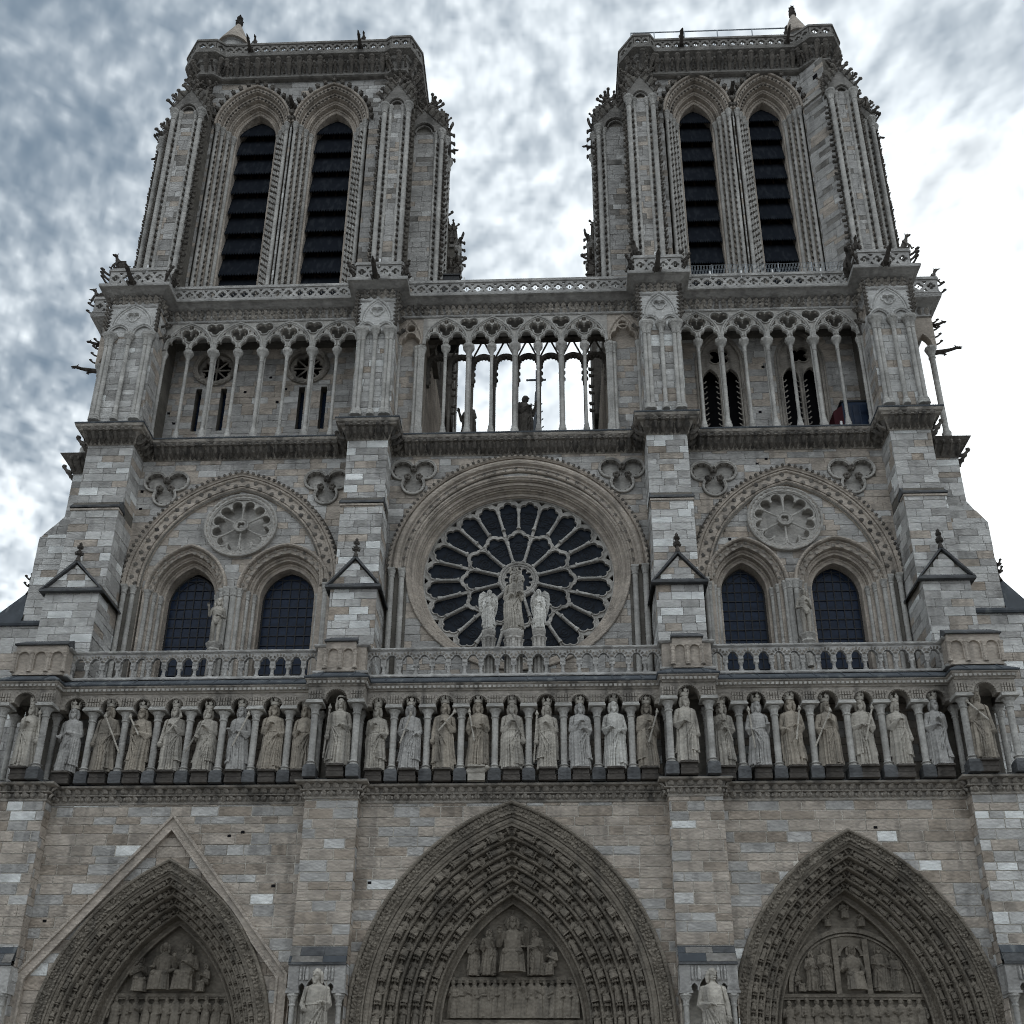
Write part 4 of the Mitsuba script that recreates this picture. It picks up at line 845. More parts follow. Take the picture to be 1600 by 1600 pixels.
for p in outer+inner:
    b = p.buffer(.055, 6); keep = b.difference(p).intersection(disc.buffer(-.02)); cut = Point(c_).buffer(3.9).difference(Point(c_).buffer(2.35))
    for g in polys(keep): tr.poly(g.difference(Point(c_).buffer(4.0).difference(Point(c_).buffer(2.6))).difference(Point(c_).buffer(2.1)), YG-.17, YG-.09)
tr.tube(at_y(circle(*c_, .93, 40), YG-.14), .08, 8, True); tr.tube(at_y(circle(*c_, .80, 40), YG-.12), .05, 6, True)
tr.tube(at_y(circle(*c_, 4.76, 72), YG-.12), .07, 6, True)
emit(RW, 'tracery', tr, 'moulding')
for n, ra, rb, off in ((24, 2.95, 4.12, 0.), (12, .98, 2.22, .5)):
    for k in range(n):
        a = a0+2*math.pi*(k+off)/n; u = lambda r: (c_[0]+r*math.cos(a), YG-.15, c_[1]+r*math.sin(a)); sp = M()
        sp.tube([u(q) for q in (ra, ra+.08, ra+.1, ra+.16, rb-.22, rb-.2, rb-.1, rb)], [.115, .115, .085, .065, .065, .085, .10, .125], 8); emit(RW, 'spoke', sp, 'shaft_stone', smooth=35)
rng = random.Random(2)
for p in outer+inner+[hub]:
    q = p.buffer(.03); pm = M(); pm.poly(q, YG+.02, YG+.04); v, f = pm.arr(); tx, tz = rng.uniform(-.015, .015), rng.uniform(-.02, .02); v[:, 1] += (v[:, 0]-q.centroid.x)*tx+(v[:, 2]-q.centroid.y)*tz; emit(RW, 'pane', M().add(v, f), 'rose_glass')
bk = M(); bk.poly(disc, YG+.14, YG+.18); emit(RW, 'interior_shade_sheet', bk, 'shade_black')  # black disc behind the rose, interior shade put into its colour
ld = M()
for p, nn in [(o, 24) for o in outer]+[(o, 12) for o in inner]:
    c2 = p.centroid; 
    for r in (.16, .30): ld.tube(at_y(circle(c2.x, c2.y, r, 14), YG+.005), .012, 4, True)
    d = np.array([c2.x-c_[0], c2.y-c_[1]]); d /= np.linalg.norm(d)
    for e in (-.35, .0, .35):
        l = LineString([(c2.x+d[0]*e-d[1]*-.6, c2.y+d[1]*e+d[0]*-.6), (c2.x+d[0]*e+d[1]*-.6, c2.y+d[1]*e-d[0]*-.6)]).intersection(p)
        if l.geom_type == 'LineString' and not l.is_empty: ld.tube(at_y(np.array(l.coords), YG+.005), .012, 4)
emit(RW, 'lead_lines', ld, 'iron', kind='stuff')
# ---------------------------------------------------------------- upper buttresses with weatherings and gabled caps
UF = (.40, .90, 1.28)
for bi, (x0, x1) in enumerate(UBX):
    lo = (x0-.16, x1+.06) if bi == 0 else (x0-.02, x1+.12) if bi == 3 else (x0-.04, x1+.08)
    m = M(); secs = ((lo[0], lo[1], UF[0], 21.8, 27.2), (x0, x1, UF[1], 26.5, 32.2), (x0, x1, UF[2], 32.0, ZC+.2))
    for a, b, y, z0, z1 in secs: m.box(a+.03, b-.03, y+.035, YR+.3, z0, z1)
    B = emit(C, 'buttress', m, 'mortar_dark'); tone = 'pale' if bi in (1, 2) else 'pier'
    for k, (a, b, y, z0, z1) in enumerate(secs):
        zz = (22.0, 26.95, 32.4)[k]; ze = (26.78, 31.78, ZC)[k]; sb = 90+bi*10+k
        stones(B, sbox(a, zz, b, ze), y, sb, tone, .405, (.55, 1.2), .02)
        stones(B, sbox(y+.03, zz, YR, ze), 0, sb+40, 'pier', .405, (.6, 1.2), .02, .04, xf=FACE_R(b), merge=bi in (3, ), lim=0 if bi == 3 else 300)
        stones(B, sbox(-YR, zz, -y-.03, ze), 0, sb+80, 'pier', .405, (.6, 1.2), .02, .04, xf=FACE_L(a), merge=bi in (0, ), lim=0 if bi == 0 else 300)
    wt = M(); a, b = x0, x1                       # the weathering at 32 m
    wt.add([(a-.07, .80, 31.84), (b+.07, .80, 31.84), (b+.07, .80, 31.92), (a-.07, .80, 31.92), (a-.02, UF[2], 32.45), (b+.02, UF[2], 32.45), (a-.07, UF[2]+.3, 31.84), (b+.07, UF[2]+.3, 31.84)], [[0, 1, 2, 3], [3, 2, 5, 4], [0, 3, 4, 6], [1, 2, 5, 7], [0, 1, 7, 6]])
    emit(B, 'weathering', wt, 'dark_slab'); mo = M(); mo.box(a-.035, b+.035, .84, UF[2]+.1, 31.70, 31.80); emit(B, 'weathering_moulding', mo, 'stone_tan')
    # gabled cap: a saddle roof whose ridge runs back into the wall
    a, b = lo[0]-.22, lo[1]+.22; xc = (a+b)/2; ze, za = 26.72, 28.46; y0, yb = UF[0]-.24, UF[1]+.05
    gp = Polygon([(a+.2, ze+.2), (xc, za-.2), (b-.2, ze+.2)]); cap = M()
    cap.poly(gp, UF[0]-.02, UF[1]+.1)
    GB = emit(B, 'gable', cap, 'mortar_dark'); stones(B, gp.buffer(-.02), UF[0]-.05, 95+bi, 'pale', .36, (.5, 1.1), .02, .05); sl = M()
    for s_, e in ((-1, a), (1, b)):
        sl.add([(e, y0, ze), (e, y0, ze+.10), (xc, y0+.1, za+.06), (xc, y0+.1, za-.12), (e+.0, YR, ze), (e, YR, ze+.10), (xc, YR, za+.06), (xc, YR, za-.12)], [[0, 1, 2, 3], [1, 5, 6, 2], [0, 3, 7, 4], [4, 7, 6, 5], [0, 4, 5, 1]])
    sl.add([(a, y0, ze), (b, y0, ze), (b, y0, ze+.1), (a, y0, ze+.1), (a+.25, UF[0]-.02, ze+.32), (b-.25, UF[0]-.02, ze+.32), (a, UF[0]+.05, ze), (b, UF[0]+.05, ze)], [[0, 1, 2, 3], [3, 2, 5, 4], [0, 1, 7, 6]])
    emit(B, 'cap_roof', sl, 'dark_slab'); fn = M(); yf = y0+.18
    fn.lathe(xc, yf, [(.13, za-.05), (.10, za+.12), (.065, za+.2), (.065, za+.36), (.13, za+.40), (.06, za+.45), (.055, za+.68), (.12, za+.74), (.05, za+.8), (.08, za+.92), (.0, za+1.04)], 8)
    for zz, s_ in ((za+.30, .34), (za+.66, .26)):
        for k in range(4): fn.add(BUD[0]*np.array([.6, .8, .6])*s_, BUD[1], rotz(k*math.pi/2+.3, xc, yf, zz)); fn.add(LEAF[0]*np.array([.6, .9, .7])*s_, LEAF[1], rotz(k*math.pi/2+.3, xc, yf, zz))
    emit(B, 'finial', fn, 'soot_stone')
# ---------------------------------------------------------------- the great corbelled cornice
CP = facade_path(YR, UF[2], bx=UBX)
m = M(); sweep(m, CP, [(-.4, ZC), (.04, ZC), (.06, ZC+.05), (.10, ZC+.08), (.12, ZC+.22), (.30, ZC+.62), (.46, ZC+.68), (.46, ZC+.74), (.56, ZC+.82), (.60, ZC+.95), (-.4, ZC+1.02)])
CN = emit(C, 'cornice', m, 'carved'); om = M(); r_ = random.Random(12)
for x, y, a, w in path_items(CP, .16, .40):
    om.add(HOOK[0]*np.array([.55, .48, .66]), HOOK[1], rotz(a, x, y, ZC+.16)); om.add(LEAF[0]*np.array([w*.95, .5, .6]), LEAF[1], rotz(a, x, y, ZC+.12))
foliage_band(om, CP, .07, ZC+.02, .2, .22, .3, r_)
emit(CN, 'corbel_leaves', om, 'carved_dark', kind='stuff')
m = M(); sweep(m, CP, [(-2.5, ZC+1.0), (.58, ZC+.95), (.62, ZC+.98), (.62, ZC+1.05), (.48, ZC+1.12), (-2.5, ZC+1.14)]); emit(CN, 'lead_flashing', m, 'lead')
# ---------------------------------------------------------------- the great open gallery
ZG = ZC+1.13; YC = 2.5; YW = 4.1
GB = ((-19.3, -8.4, 'n'), (-5.10, 4.90, 'c'), (8.5, 18.3, 's'))
def tre_head(x, z, hw):
    return unary_union([Point(x, z+hw*.98).buffer(hw*.52, 10), Point(x-hw*.42, z+hw*.42).buffer(hw*.50, 10), Point(x+hw*.42, z+hw*.42).buffer(hw*.50, 10), sbox(x-hw*.88, z-.3, x+hw*.88, z+.18)])
def tre_oculus(x, z, s): return unary_union([Point(x-s*.62, z+s*.3).buffer(s*.62, 10), Point(x+s*.62, z+s*.3).buffer(s*.62, 10), Point(x, z-s*.55).buffer(s*.58, 10)])
def edge_roll(m, g, y, r, grow=.05, clip=None):
    for p in polys(g.buffer(grow, 6)):
        e = p.exterior if clip is None else p.exterior.intersection(clip)
        for l in (getattr(e, 'geoms', [e])):
            q = np.array(l.simplify(.012).coords)
            if len(q) > 2: m.tube(at_y(q[:-1] if l.is_ring else q, y), r, 5, l.is_ring)
def tracery(xa, xb, y):
    """four great arches, each over two trefoil headed lights and a trefoil, spandrel trefoils between"""
    m, rl, bs = M(), M(), M(); n = 4; W = (xb-xa)/n; sp = W/2; op = []; lights = []
    reg = sbox(xa, ZG+5.95, xb, ZG+7.92); z0 = ZG+6.0
    for j in range(n):
        xc = xa+W*(j+.5)
        for s_ in (-1, 1): g = tre_head(xc+s_*sp/2, z0, sp/2-.075); op.append(g); lights.append(g)
        o = tre_oculus(xc, z0+1.02, .375); op.append(o)
        for s_ in (-1, 1): op.append(Polygon([(xc+s_*W*.31, z0+.84), (xc+s_*W*.425, z0+.52), (xc+s_*W*.415, z0+.86), (xc+s_*W*.31, z0+1.22)]).buffer(.06))
        op.append(Point(xc, z0+1.60).buffer(.12))
        A = (xc, z0+.05, W/2-.03, 1.80); rl.tube(at_y(arch_pts(*A, 0, 12), y-.20), .055, 6); rl.tube(at_y(arch_pts(*A, .09, 12), y-.17), .035, 5)
        for a in (.25, .7, 1.15, 1.6):
            for s_ in (-1, 1): bs.ball((xc+s_*W*.40*math.cos(a*.9), y-.18, z0+.3+1.25*math.sin(a*.9)*.9), (.06, .06, .06), 0)
        for s_, zz in ((-.36, .85), (.36, .85), (0, 1.5), (-.3, 1.25), (.3, 1.25)): bs.add(HOOK[0]*.17, HOOK[1], rotz(0, xc+s_, y-.12, z0+zz))
        edge_roll(rl, o, y-.18, .035, .05)
    for j in range(n-1):
        x = xa+W*(j+1); o = unary_union([Point(x-.22, z0+1.50).buffer(.24), Point(x+.22, z0+1.50).buffer(.24), Point(x, z0+1.24).buffer(.19)]); op.append(o); edge_roll(rl, o, y-.19, .04, .06)
        for s_ in (-.25, .25, 0): bs.ball((x+s_, y-.2, z0+1.62-.1*abs(s_)), (.05, .05, .05), 0)
    for g in lights: edge_roll(rl, g, y-.18, .05, .05, sbox(xa-1, z0+.12, xb+1, 60)); edge_roll(rl, g, y-.14, .03, .0, sbox(xa-1, z0+.12, xb+1, 60))
    m.poly(reg.difference(unary_union(op)), y-.15, y+.02)
    return m, rl, bs
for ga, gb, tag in GB:
    fl = M(); fl.box(ga-.1, gb+.1, 2.2, YW+.6 if tag != 'c' else 5.2, ZG-.4, ZG+.02)
    G = emit(C, 'open_gallery', fl, 'lead')
    m, rl, bs = tracery(ga, gb, YC); T_ = emit(G, 'tracery', m, 'moulding'); T2 = emit(G, 'tracery_roll', rl, 'shaft_stone', smooth=40); emit(G, 'tracery_bosses', bs, 'carved', kind='stuff')
    sp = (gb-ga)/8
    for k in range(1, 8):
        r = .108 if k % 2 == 0 else .088; cm = M(); x = ga+sp*k
        column(cm, x, YC, ZG+.0, ZG+6.0, r, .78, .78, 12, 2.95, 2.0, 8); emit(G, 'column', cm, 'shaft_stone', smooth=35)
        if k % 2 == 0:
            cm = M(); 
            for dx in (-.09, .09): column(cm, x+dx, YC+.15, ZG+.02, ZG+5.9, .06, .7, .5, 8, 1.5, 1.5, 8)
            emit(G, 'attached_shaft', cm, 'shaft_stone', smooth=35)
    for x, s_ in ((ga, 1), (gb, -1)):
        cm = M()
        for q in range(3): column(cm, x+s_*(.02-.18*q), YC-.02+.05*abs(q-1), ZG, ZG+6.0, .095, .78, .66, 8, 1.9, 1.7, 8)
        emit(G, 'end_shafts', cm, 'shaft_stone', smooth=35)
    if tag == 'c':       # the second arcade behind, open to the sky
        m2 = M(); reg = sbox(ga, ZG+5.2, gb, ZG+8.2)
        for k in range(8):
            xm = ga+sp*(k+.5)+.06; hw = sp/2-.09; A = (xm, ZG+6.35, hw, hw*1.05)
            big = arch_poly(*A, 0, 10, 3); rg_ = arch_poly(*A, -.16, 10, 1.4).difference(arch_poly(*A, 0.02, 10, 1.4)); m2.poly(rg_, 4.25, 4.55)
            for a in np.linspace(.12, math.pi-.12, 8): m2.poly(Polygon([(xm+hw*math.cos(a-.17), ZG+6.35+hw*math.sin(a-.17)), (xm+hw*.80*math.cos(a), ZG+6.35+hw*.80*math.sin(a)), (xm+hw*math.cos(a+.17), ZG+6.35+hw*math.sin(a+.17))]), 4.3, 4.5)
            for zz in (5.15, 5.6, 6.05):
                for s_ in (-1, 1): m2.poly(Polygon([(xm+s_*(hw+.02), ZG+zz), (xm+s_*(hw-.10), ZG+zz+.12), (xm+s_*(hw+.02), ZG+zz+.26)]), 4.3, 4.5)
        top = sbox(ga, ZG+8.1, gb, ZG+8.6); m2.poly(top, 4.2, 4.6)
        for k in range(9): m2.box(ga+sp*k-.05, ga+sp*k+.07, 4.28, 4.52, ZG+5.0, ZG+7.0); m2.tube([(ga+sp*k, 4.4, ZG+6.7), (ga+sp*(k+.5), 4.4, ZG+8.2)], .055, 5) if k < 8 else None; m2.tube([(ga+sp*(k+.5), 4.4, ZG+8.2), (ga+sp*(k+1), 4.4, ZG+6.7)], .055, 5) if k < 8 else None
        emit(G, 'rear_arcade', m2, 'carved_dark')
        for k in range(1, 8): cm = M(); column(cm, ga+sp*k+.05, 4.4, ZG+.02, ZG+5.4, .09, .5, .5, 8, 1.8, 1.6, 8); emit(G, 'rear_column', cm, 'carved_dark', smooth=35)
        rf = M(); rf.box(ga-.4, gb+.4, 2.35, 4.7, ZG+8.62, ZG+9.1); emit(G, 'gallery_roof', rf, 'carved_dark')
    else:                # the tower wall behind the columns
        reg = sbox(ga-.5, ZG-.3, gb+.5, ZG+9); holes = []; dm = M(); fr = M()
        if tag == 'n':
            for x in (-16.95, -11.78):
                o = Point(x, 43.35).buffer(1.0, 20); holes.append(o); fr.poly(Point(x, 43.35).buffer(1.28, 24).difference(Point(x, 43.35).buffer(1.0, 20)), YW-.12, YW+.3)
                fr.poly(o.difference(lobes(x, 43.35, .58, .26, 8).union(Point(x, 43.35).buffer(.4))), YW+.12, YW+.25); fr.tube(at_y(circle(x, 43.35, 1.16, 28), YW-.12), .06, 6, True)
                for k in range(20): a = k*math.pi/10; fr.ball((x+1.22*math.cos(a), YW-.14, 43.35+1.22*math.sin(a)), (.09, .07, .09), 0)
                for k in range(4): a = k*math.pi/4; fr.tube(at_y([(x-.95*math.cos(a), 43.35-.95*math.sin(a)), (x+.95*math.cos(a), 43.35+.95*math.sin(a))], YW+.2), .05, 5)
            for x in (-17.72, -16.32, -11.95, -10.72): holes.append(sbox(x-.17, 39.0, x+.17, 41.9))
        else:
            for x in (11.12, 15.46):
                A = (x, 42.9, 1.10, 1.95); g = arch_poly(*A, 0, 12, 4.6); holes.append(g); s1 = [arch_poly(x+s_*.55, 41.7, .44, .85, 0, 8, 3.4) for s_ in (-1, 1)]
                oc = lobes(x, 43.45, .34, .25, 4, math.pi/4).union(Point(x, 43.45).buffer(.2)); fr.poly(g.difference(unary_union(s1+[oc])), YW+.05, YW+.22)
                for q in s1: edge_roll(fr, q, YW+.03, .05, .04)
                edge_roll(fr, oc, YW+.03, .05, .06); fr.tube(at_y(arch_pts(*A, -.06, 14, 4.6), YW-.03), .08, 6); fr.tube(at_y(arch_pts(*A, -.22, 14, 4.6), YW-.02), .06, 6)
                for s_ in (-1, 1):
                    for e in (-1, 1):
                        for k in range(9): fr.add(HOOK[0]*.2, HOOK[1], np.array([[0, .9*e, 0, x+s_*.55+e*.44], [.5, 0, 0, YW+.05], [0, 0, 1, 38.7+k*.36], [0, 0, 0, 1.]]))
        wb = M(); wb.poly(reg.difference(unary_union(holes)), YW+.03, YW+1.0); wl = emit(G, 'back_wall', wb, 'mortar_dark')
        emit(G, 'window_tracery', fr, 'carved', kind='stuff'); stones(G, sbox(ga-.3, ZG, gb+.3, ZG+7.6).difference(unary_union(holes)).difference(unary_union([Point(x, 43.35).buffer(1.25) for x in ((-16.95, -11.78) if tag == 'n' else ())])), YW, 150+(tag == 's'), 'upper', .40, (.6, 1.3), .018)
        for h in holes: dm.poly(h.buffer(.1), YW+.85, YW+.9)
        emit(G, 'interior_shade_sheet', dm, 'shade_black');  # black sheets in the wall openings, in place of shaded depth
        if tag == 'n':
            for x in (-17.72, -16.32, -11.95, -10.72): emit(G, 'slit_pane', M().box(x-.16, x+.16, YW+.5, YW+.53, 39, 41.9), 'leaded_glass')
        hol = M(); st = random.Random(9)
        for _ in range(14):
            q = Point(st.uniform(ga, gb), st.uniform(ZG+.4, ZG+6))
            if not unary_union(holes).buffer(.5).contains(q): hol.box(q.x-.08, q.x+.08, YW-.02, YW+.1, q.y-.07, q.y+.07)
        emit(G, 'painted_putlog_hole', hol, 'shade_black')  # black blocks painted in for the shade of putlog holes
# walls and blind arches between the centre arcade and the piers
for xa, xb in ((-6.45, -5.09), (4.89, 6.6)):
    m = M(); xm = (xa+xb)/2; hw = (xb-xa)/2-.12; A = (xm, ZG+6.05, hw, hw*1.1); m.box(xa, xb, YC+.25, 16.0, ZG-.2, ZG+9)
    reg = sbox(xa, ZG+5.9, xb, ZG+8.0).difference(tre_head(xm, ZG+6.05, hw)).difference(Point(xm, ZG+7.2).buffer(.22)); m.poly(reg, YC-.1, YC+.26); m.tube(at_y(arch_pts(xm, ZG+6.1, hw+.08, 1.75), YC-.12), .06, 6); edge_roll(m, tre_head(xm, ZG+6.05, hw), YC-.12, .05, .04, sbox(-60, ZG+6.1, 60, 60)); edge_roll(m, Point(xm, ZG+7.2).buffer(.22), YC-.12, .04, .06)
    K = emit(C, 'gallery_end_wall', m, 'stone_tan'); stones(K, sbox(xa+.1, ZG+.0, xb-.1, ZG+5.9), YC+.22, 170+int(xa > 0), 'upper', .4, (.5, 1.1), .018)
    cm = M()
    for q in (-1, 1):
        column(cm, xm+q*(hw+.04), YC-.02, ZG, ZG+6.05, .09, .78, .66, 8, 1.9, 1.7, 8)
    emit(K, 'end_shafts', cm, 'shaft_stone', smooth=35)
# ---------------------------------------------------------------- piers of the gallery, carrying on the buttresses
PX = ((-22.0, -19.35), (-8.45, -6.42), (6.56, 8.66), (18.45, 20.75)); YP = 1.22
for bi, (x0, x1) in enumerate(PX):
    m = M(); m.box(x0+.03, x1-.03, YP+.03, 4.3, ZG-.1, 46.4); P = emit(C, 'gallery_pier', m, 'mortar_dark'); xc = (x0+x1)/2; W = (x1-x0)
    stones(P, sbox(x0, ZG+.1, x1, ZG+6.05), YP, 180+bi, 'pale' if bi in (1, 2) else 'pier', .40, (.5, 1.1), .02)
    stones(P, sbox(YP+.03, ZG+.1, YC+.3, ZG+8), 0, 190+bi, 'upper', .40, (.5, 1.1), .02, .04, xf=FACE_R(x1), merge=True, lim=0); stones(P, sbox(-YC-.3, ZG+.1, -YP-.03, ZG+8), 0, 194+bi, 'upper', .40, (.5, 1.1), .02, .04, xf=FACE_L(x0), merge=True, lim=0)
    pl = M(); sweep(pl, [(x0, YP+1), (x0, YP), (x1, YP), (x1, YP+1)], [(-.3, ZG), (.22, ZG), (.22, ZG+.1), (.16, ZG+.16), (.0, ZG+.3), (-.3, ZG+.3)]); emit(P, 'plinth', pl, 'stone_grey')
    reg = sbox(x0, ZG+6.0, x1, ZG+8.3); ha = W/4-.10
    cut = unary_union([arch_poly(xc+s_*W/4, ZG+6.0, ha, ha*1.25, 0, 8, .2) for s_ in (-1, 1)]); tref = tre_oculus(xc, ZG+7.25, .24)
    rel = M(); rel.poly(reg.difference(cut).difference(tref), YP-.12, YP+.03)
    for s_ in (-1, 1): rel.tube(at_y(arch_pts(xc+s_*W/4, ZG+6.0, ha+.06, ha*1.3, 0, 10), YP-.14), .05, 6); rel.tube(at_y(arch_pts(xc+s_*W/4, ZG+6.0, ha-.03, ha*1.15, 0, 10), YP-.1), .04, 5)
    big = (xc, ZG+6.55, W*.42, 1.55); rel.tube(at_y(arch_pts(*big, 0, 12), YP-.15), .06, 6); rel.tube(at_y(arch_pts(*big, .14, 12), YP-.13), .045, 5); edge_roll(rel, tref, YP-.14, .05, .07)
    rel.poly(sbox(x0, ZG+6.0, x1, ZG+8.3), YP-.02, YP+.03)
    emit(P, 'blind_arches', rel, 'stone_pale'); lm = M()
    for s_ in (x0+.05, x1-.05):
        for k in range(8): lm.add(HOOK[0]*.34, HOOK[1], rotz((.5 if s_ > xc else -.5), s_, YP-.05, ZG+6.3+k*.27)); lm.ball((s_, YP-.02, ZG+6.4+k*.27), (.16, .16, .14), 0)
        for k in range(5): lm.add(HOOK[0]*.36, HOOK[1], rotz(math.pi/2*(1 if s_ > xc else -1), s_, YP+.5+(k % 2)*.5, ZG+6.3+k*.4))
    emit(P, 'corner_foliage', lm, 'carved_dark', kind='stuff')
    for dx, n in ((-W/2+.28, 2), (0, 1), (W/2-.28, 2)):
        for q in range(n):
            cm = M(); xo = dx+(q-.5)*.21*(n-1); column(cm, xc+xo, YP-.16, ZG+.3, ZG+6.0, .112, .42, .76, 10, 2.45, 1.8, 8); emit(P, 'colonnette', cm, 'shaft_stone', smooth=35)
# ---------------------------------------------------------------- leafy frieze, projecting slab, pierced balustrade
def gp(yw, yb, bx): return facade_path(yw, yb, bx=bx)
FP = gp(YC-.18, YP-.12, PX)
m = M(); sweep(m, FP, [(-1.5, 44.93), (.02, 44.93), (.05, 44.98), (.05, 45.04), (-.08, 45.06), (-.08, 45.72), (.10, 45.76), (.20, 45.8), (.42, 45.9), (.60, 45.93), (.62, 46.0), (.62, 46.12), (.5, 46.2), (-1.5, 46.26)])
SL = emit(C, 'upper_cornice', m, 'stone_grey'); om = M(); r_ = random.Random(21)
foliage_band(om, FP, -.08, 45.08, .36, .42, .46, r_); foliage_band(om, FP, -.08, 45.38, .36, .36, .52, r_)
for x, y, a, w in path_items(FP, .04, .34): om.ball((x, y, 45.3), (.10, .07, .09), 0); om.ball((x, y, 45.56), (.07, .07, .06), 0)
emit(SL, 'carved_leaves', om, 'carved', kind='stuff')
def pierced(m, p0, p1, z0, z1, step, th=.14, kind='quatrefoil', lean=0.):
    p0, p1 = np.array(p0, float), np.array(p1, float); L = np.linalg.norm(p1-p0); a = math.atan2(p1[1]-p0[1], p1[0]-p0[0]); n = max(1, int(round(L/step))); w = L/n; h = z1-z0
    reg = sbox(0, 0, L, h); o = []; zc_ = h*.46
    for k in range(n):
        x = w*(k+.5); r = min(w*.27, h*.21); o.append(unary_union([Point(x-r*.75, zc_).buffer(r*.62, 6), Point(x+r*.75, zc_).buffer(r*.62, 6), Point(x, zc_+r*.72).buffer(r*.62, 6), Point(x, zc_-r*.72).buffer(r*.62, 6)]))
        if k < n-1: o += [Polygon([(w*(k+1)-w*.2, h*.80), (w*(k+1)+w*.2, h*.80), (w*(k+1), h*.60)]), Polygon([(w*(k+1)-w*.2, h*.10), (w*(k+1)+w*.2, h*.10), (w*(k+1), h*.32)])]
    R = rotz(a, p0[0], p0[1], z0); m.poly(reg.difference(unary_union(o)), -th/2, th/2, R)
    m.box(-.05, L+.05, -th*.95, th*.95, h*.88, h+.06, R); m.box(-.05, L+.05, -th*.8, th*.8, -.02, h*.07, R)
BPX = tuple((a-.2, b+.2) for a, b in PX); BP = gp(2.05, .78, BPX); first = None
for k, (a, b) in enumerate(zip(BP[:-1], BP[1:])):
    L = math.hypot(b[0]-a[0], b[1]-a[1]); hi = a[1] < 1.9 or b[1] < 1.9; bm = M(); pierced(bm, a, b, 46.22, 47.16 if not hi else 47.30, .62)
    emit(C, 'upper_balustrade', bm, 'stone_grey')
# flaring corner slabs, lamps, gargoyles on the piers
for bi, (a, b) in enumerate(BPX):
    gg = M(); gg.man(gargoyle(1.35, bi), mv((a+b)/2-.1, .8, 46.1)); emit(C, 'gargoyle', gg, 'soot_stone', smooth=40)
    for sx, e in ((a, -1), (b, 1)):
        hm = M()
        for q in range(3): hm.add(HOOK[0]*np.array([.34, .52, .40]), HOOK[1], rotz(e*(.5+.25*q), sx, .80, 46.25+q*.36))
        emit(C, 'corner_crockets', hm, 'soot_stone')
lp = M(); lr2 = random.Random(3)
for x, y in ((-21.3, .78), (-20.2, .78), (-7.4, .78), (7.5, .78), (20.0, .78), (-2.9, 2.05), (9.4, 2.05), (10.6, 2.05), (12.3, 2.05), (14.0, 2.05), (16.6, 2.05), (17.8, 2.05)):
    z = 47.35 if y < 1 else 47.2; k = M(); k.lathe(x, y-.1, [(.045, z), (.05, z+.05), (.05, z+.2), (.035, z+.24)], 8); k.tube([(x, y-.1, z-.3), (x, y-.1, z)], .018, 5)
    emit(C, 'floodlight', k, 'white_paint')
# ---------------------------------------------------------------- the two towers
ZT0 = 46.2
def crocket_line(m, x, y, z0, z1, step, s, ang):
    n = int((z1-z0)/step)
    for k in range(n): q = s*(.82+.36*((k*.618+x*.37) % 1)); m.add(BUD[0]*np.array([.62, .95, .7])*q, BUD[1], rotz(ang, x, y, z0+(k+.5)*step+.05*((k*.37) % 1)))
def pinnacle(m, x, y, z, s=1.):
    m.lathe(x, y, [(.26*s, z), (.26*s, z+.5*s), (.34*s, z+.52*s), (.30*s, z+.6*s), (.05*s, z+1.75*s), (.05*s, z+1.9*s)], 4)
    for zz, q in ((.75, .3), (1.05, .26), (1.35, .22)):
        for k in range(4): m.add(HOOK[0]*q*s, HOOK[1], rotz(k*math.pi/2+math.pi/4, x, y, z+zz*s))
    for k in range(4): m.add(HOOK[0]*.42*s, HOOK[1], rotz(k*math.pi/2, x, y, z+1.75*s))
    m.ball((x, y, z+2.05*s), np.array([.12, .12, .2])*s, 1)
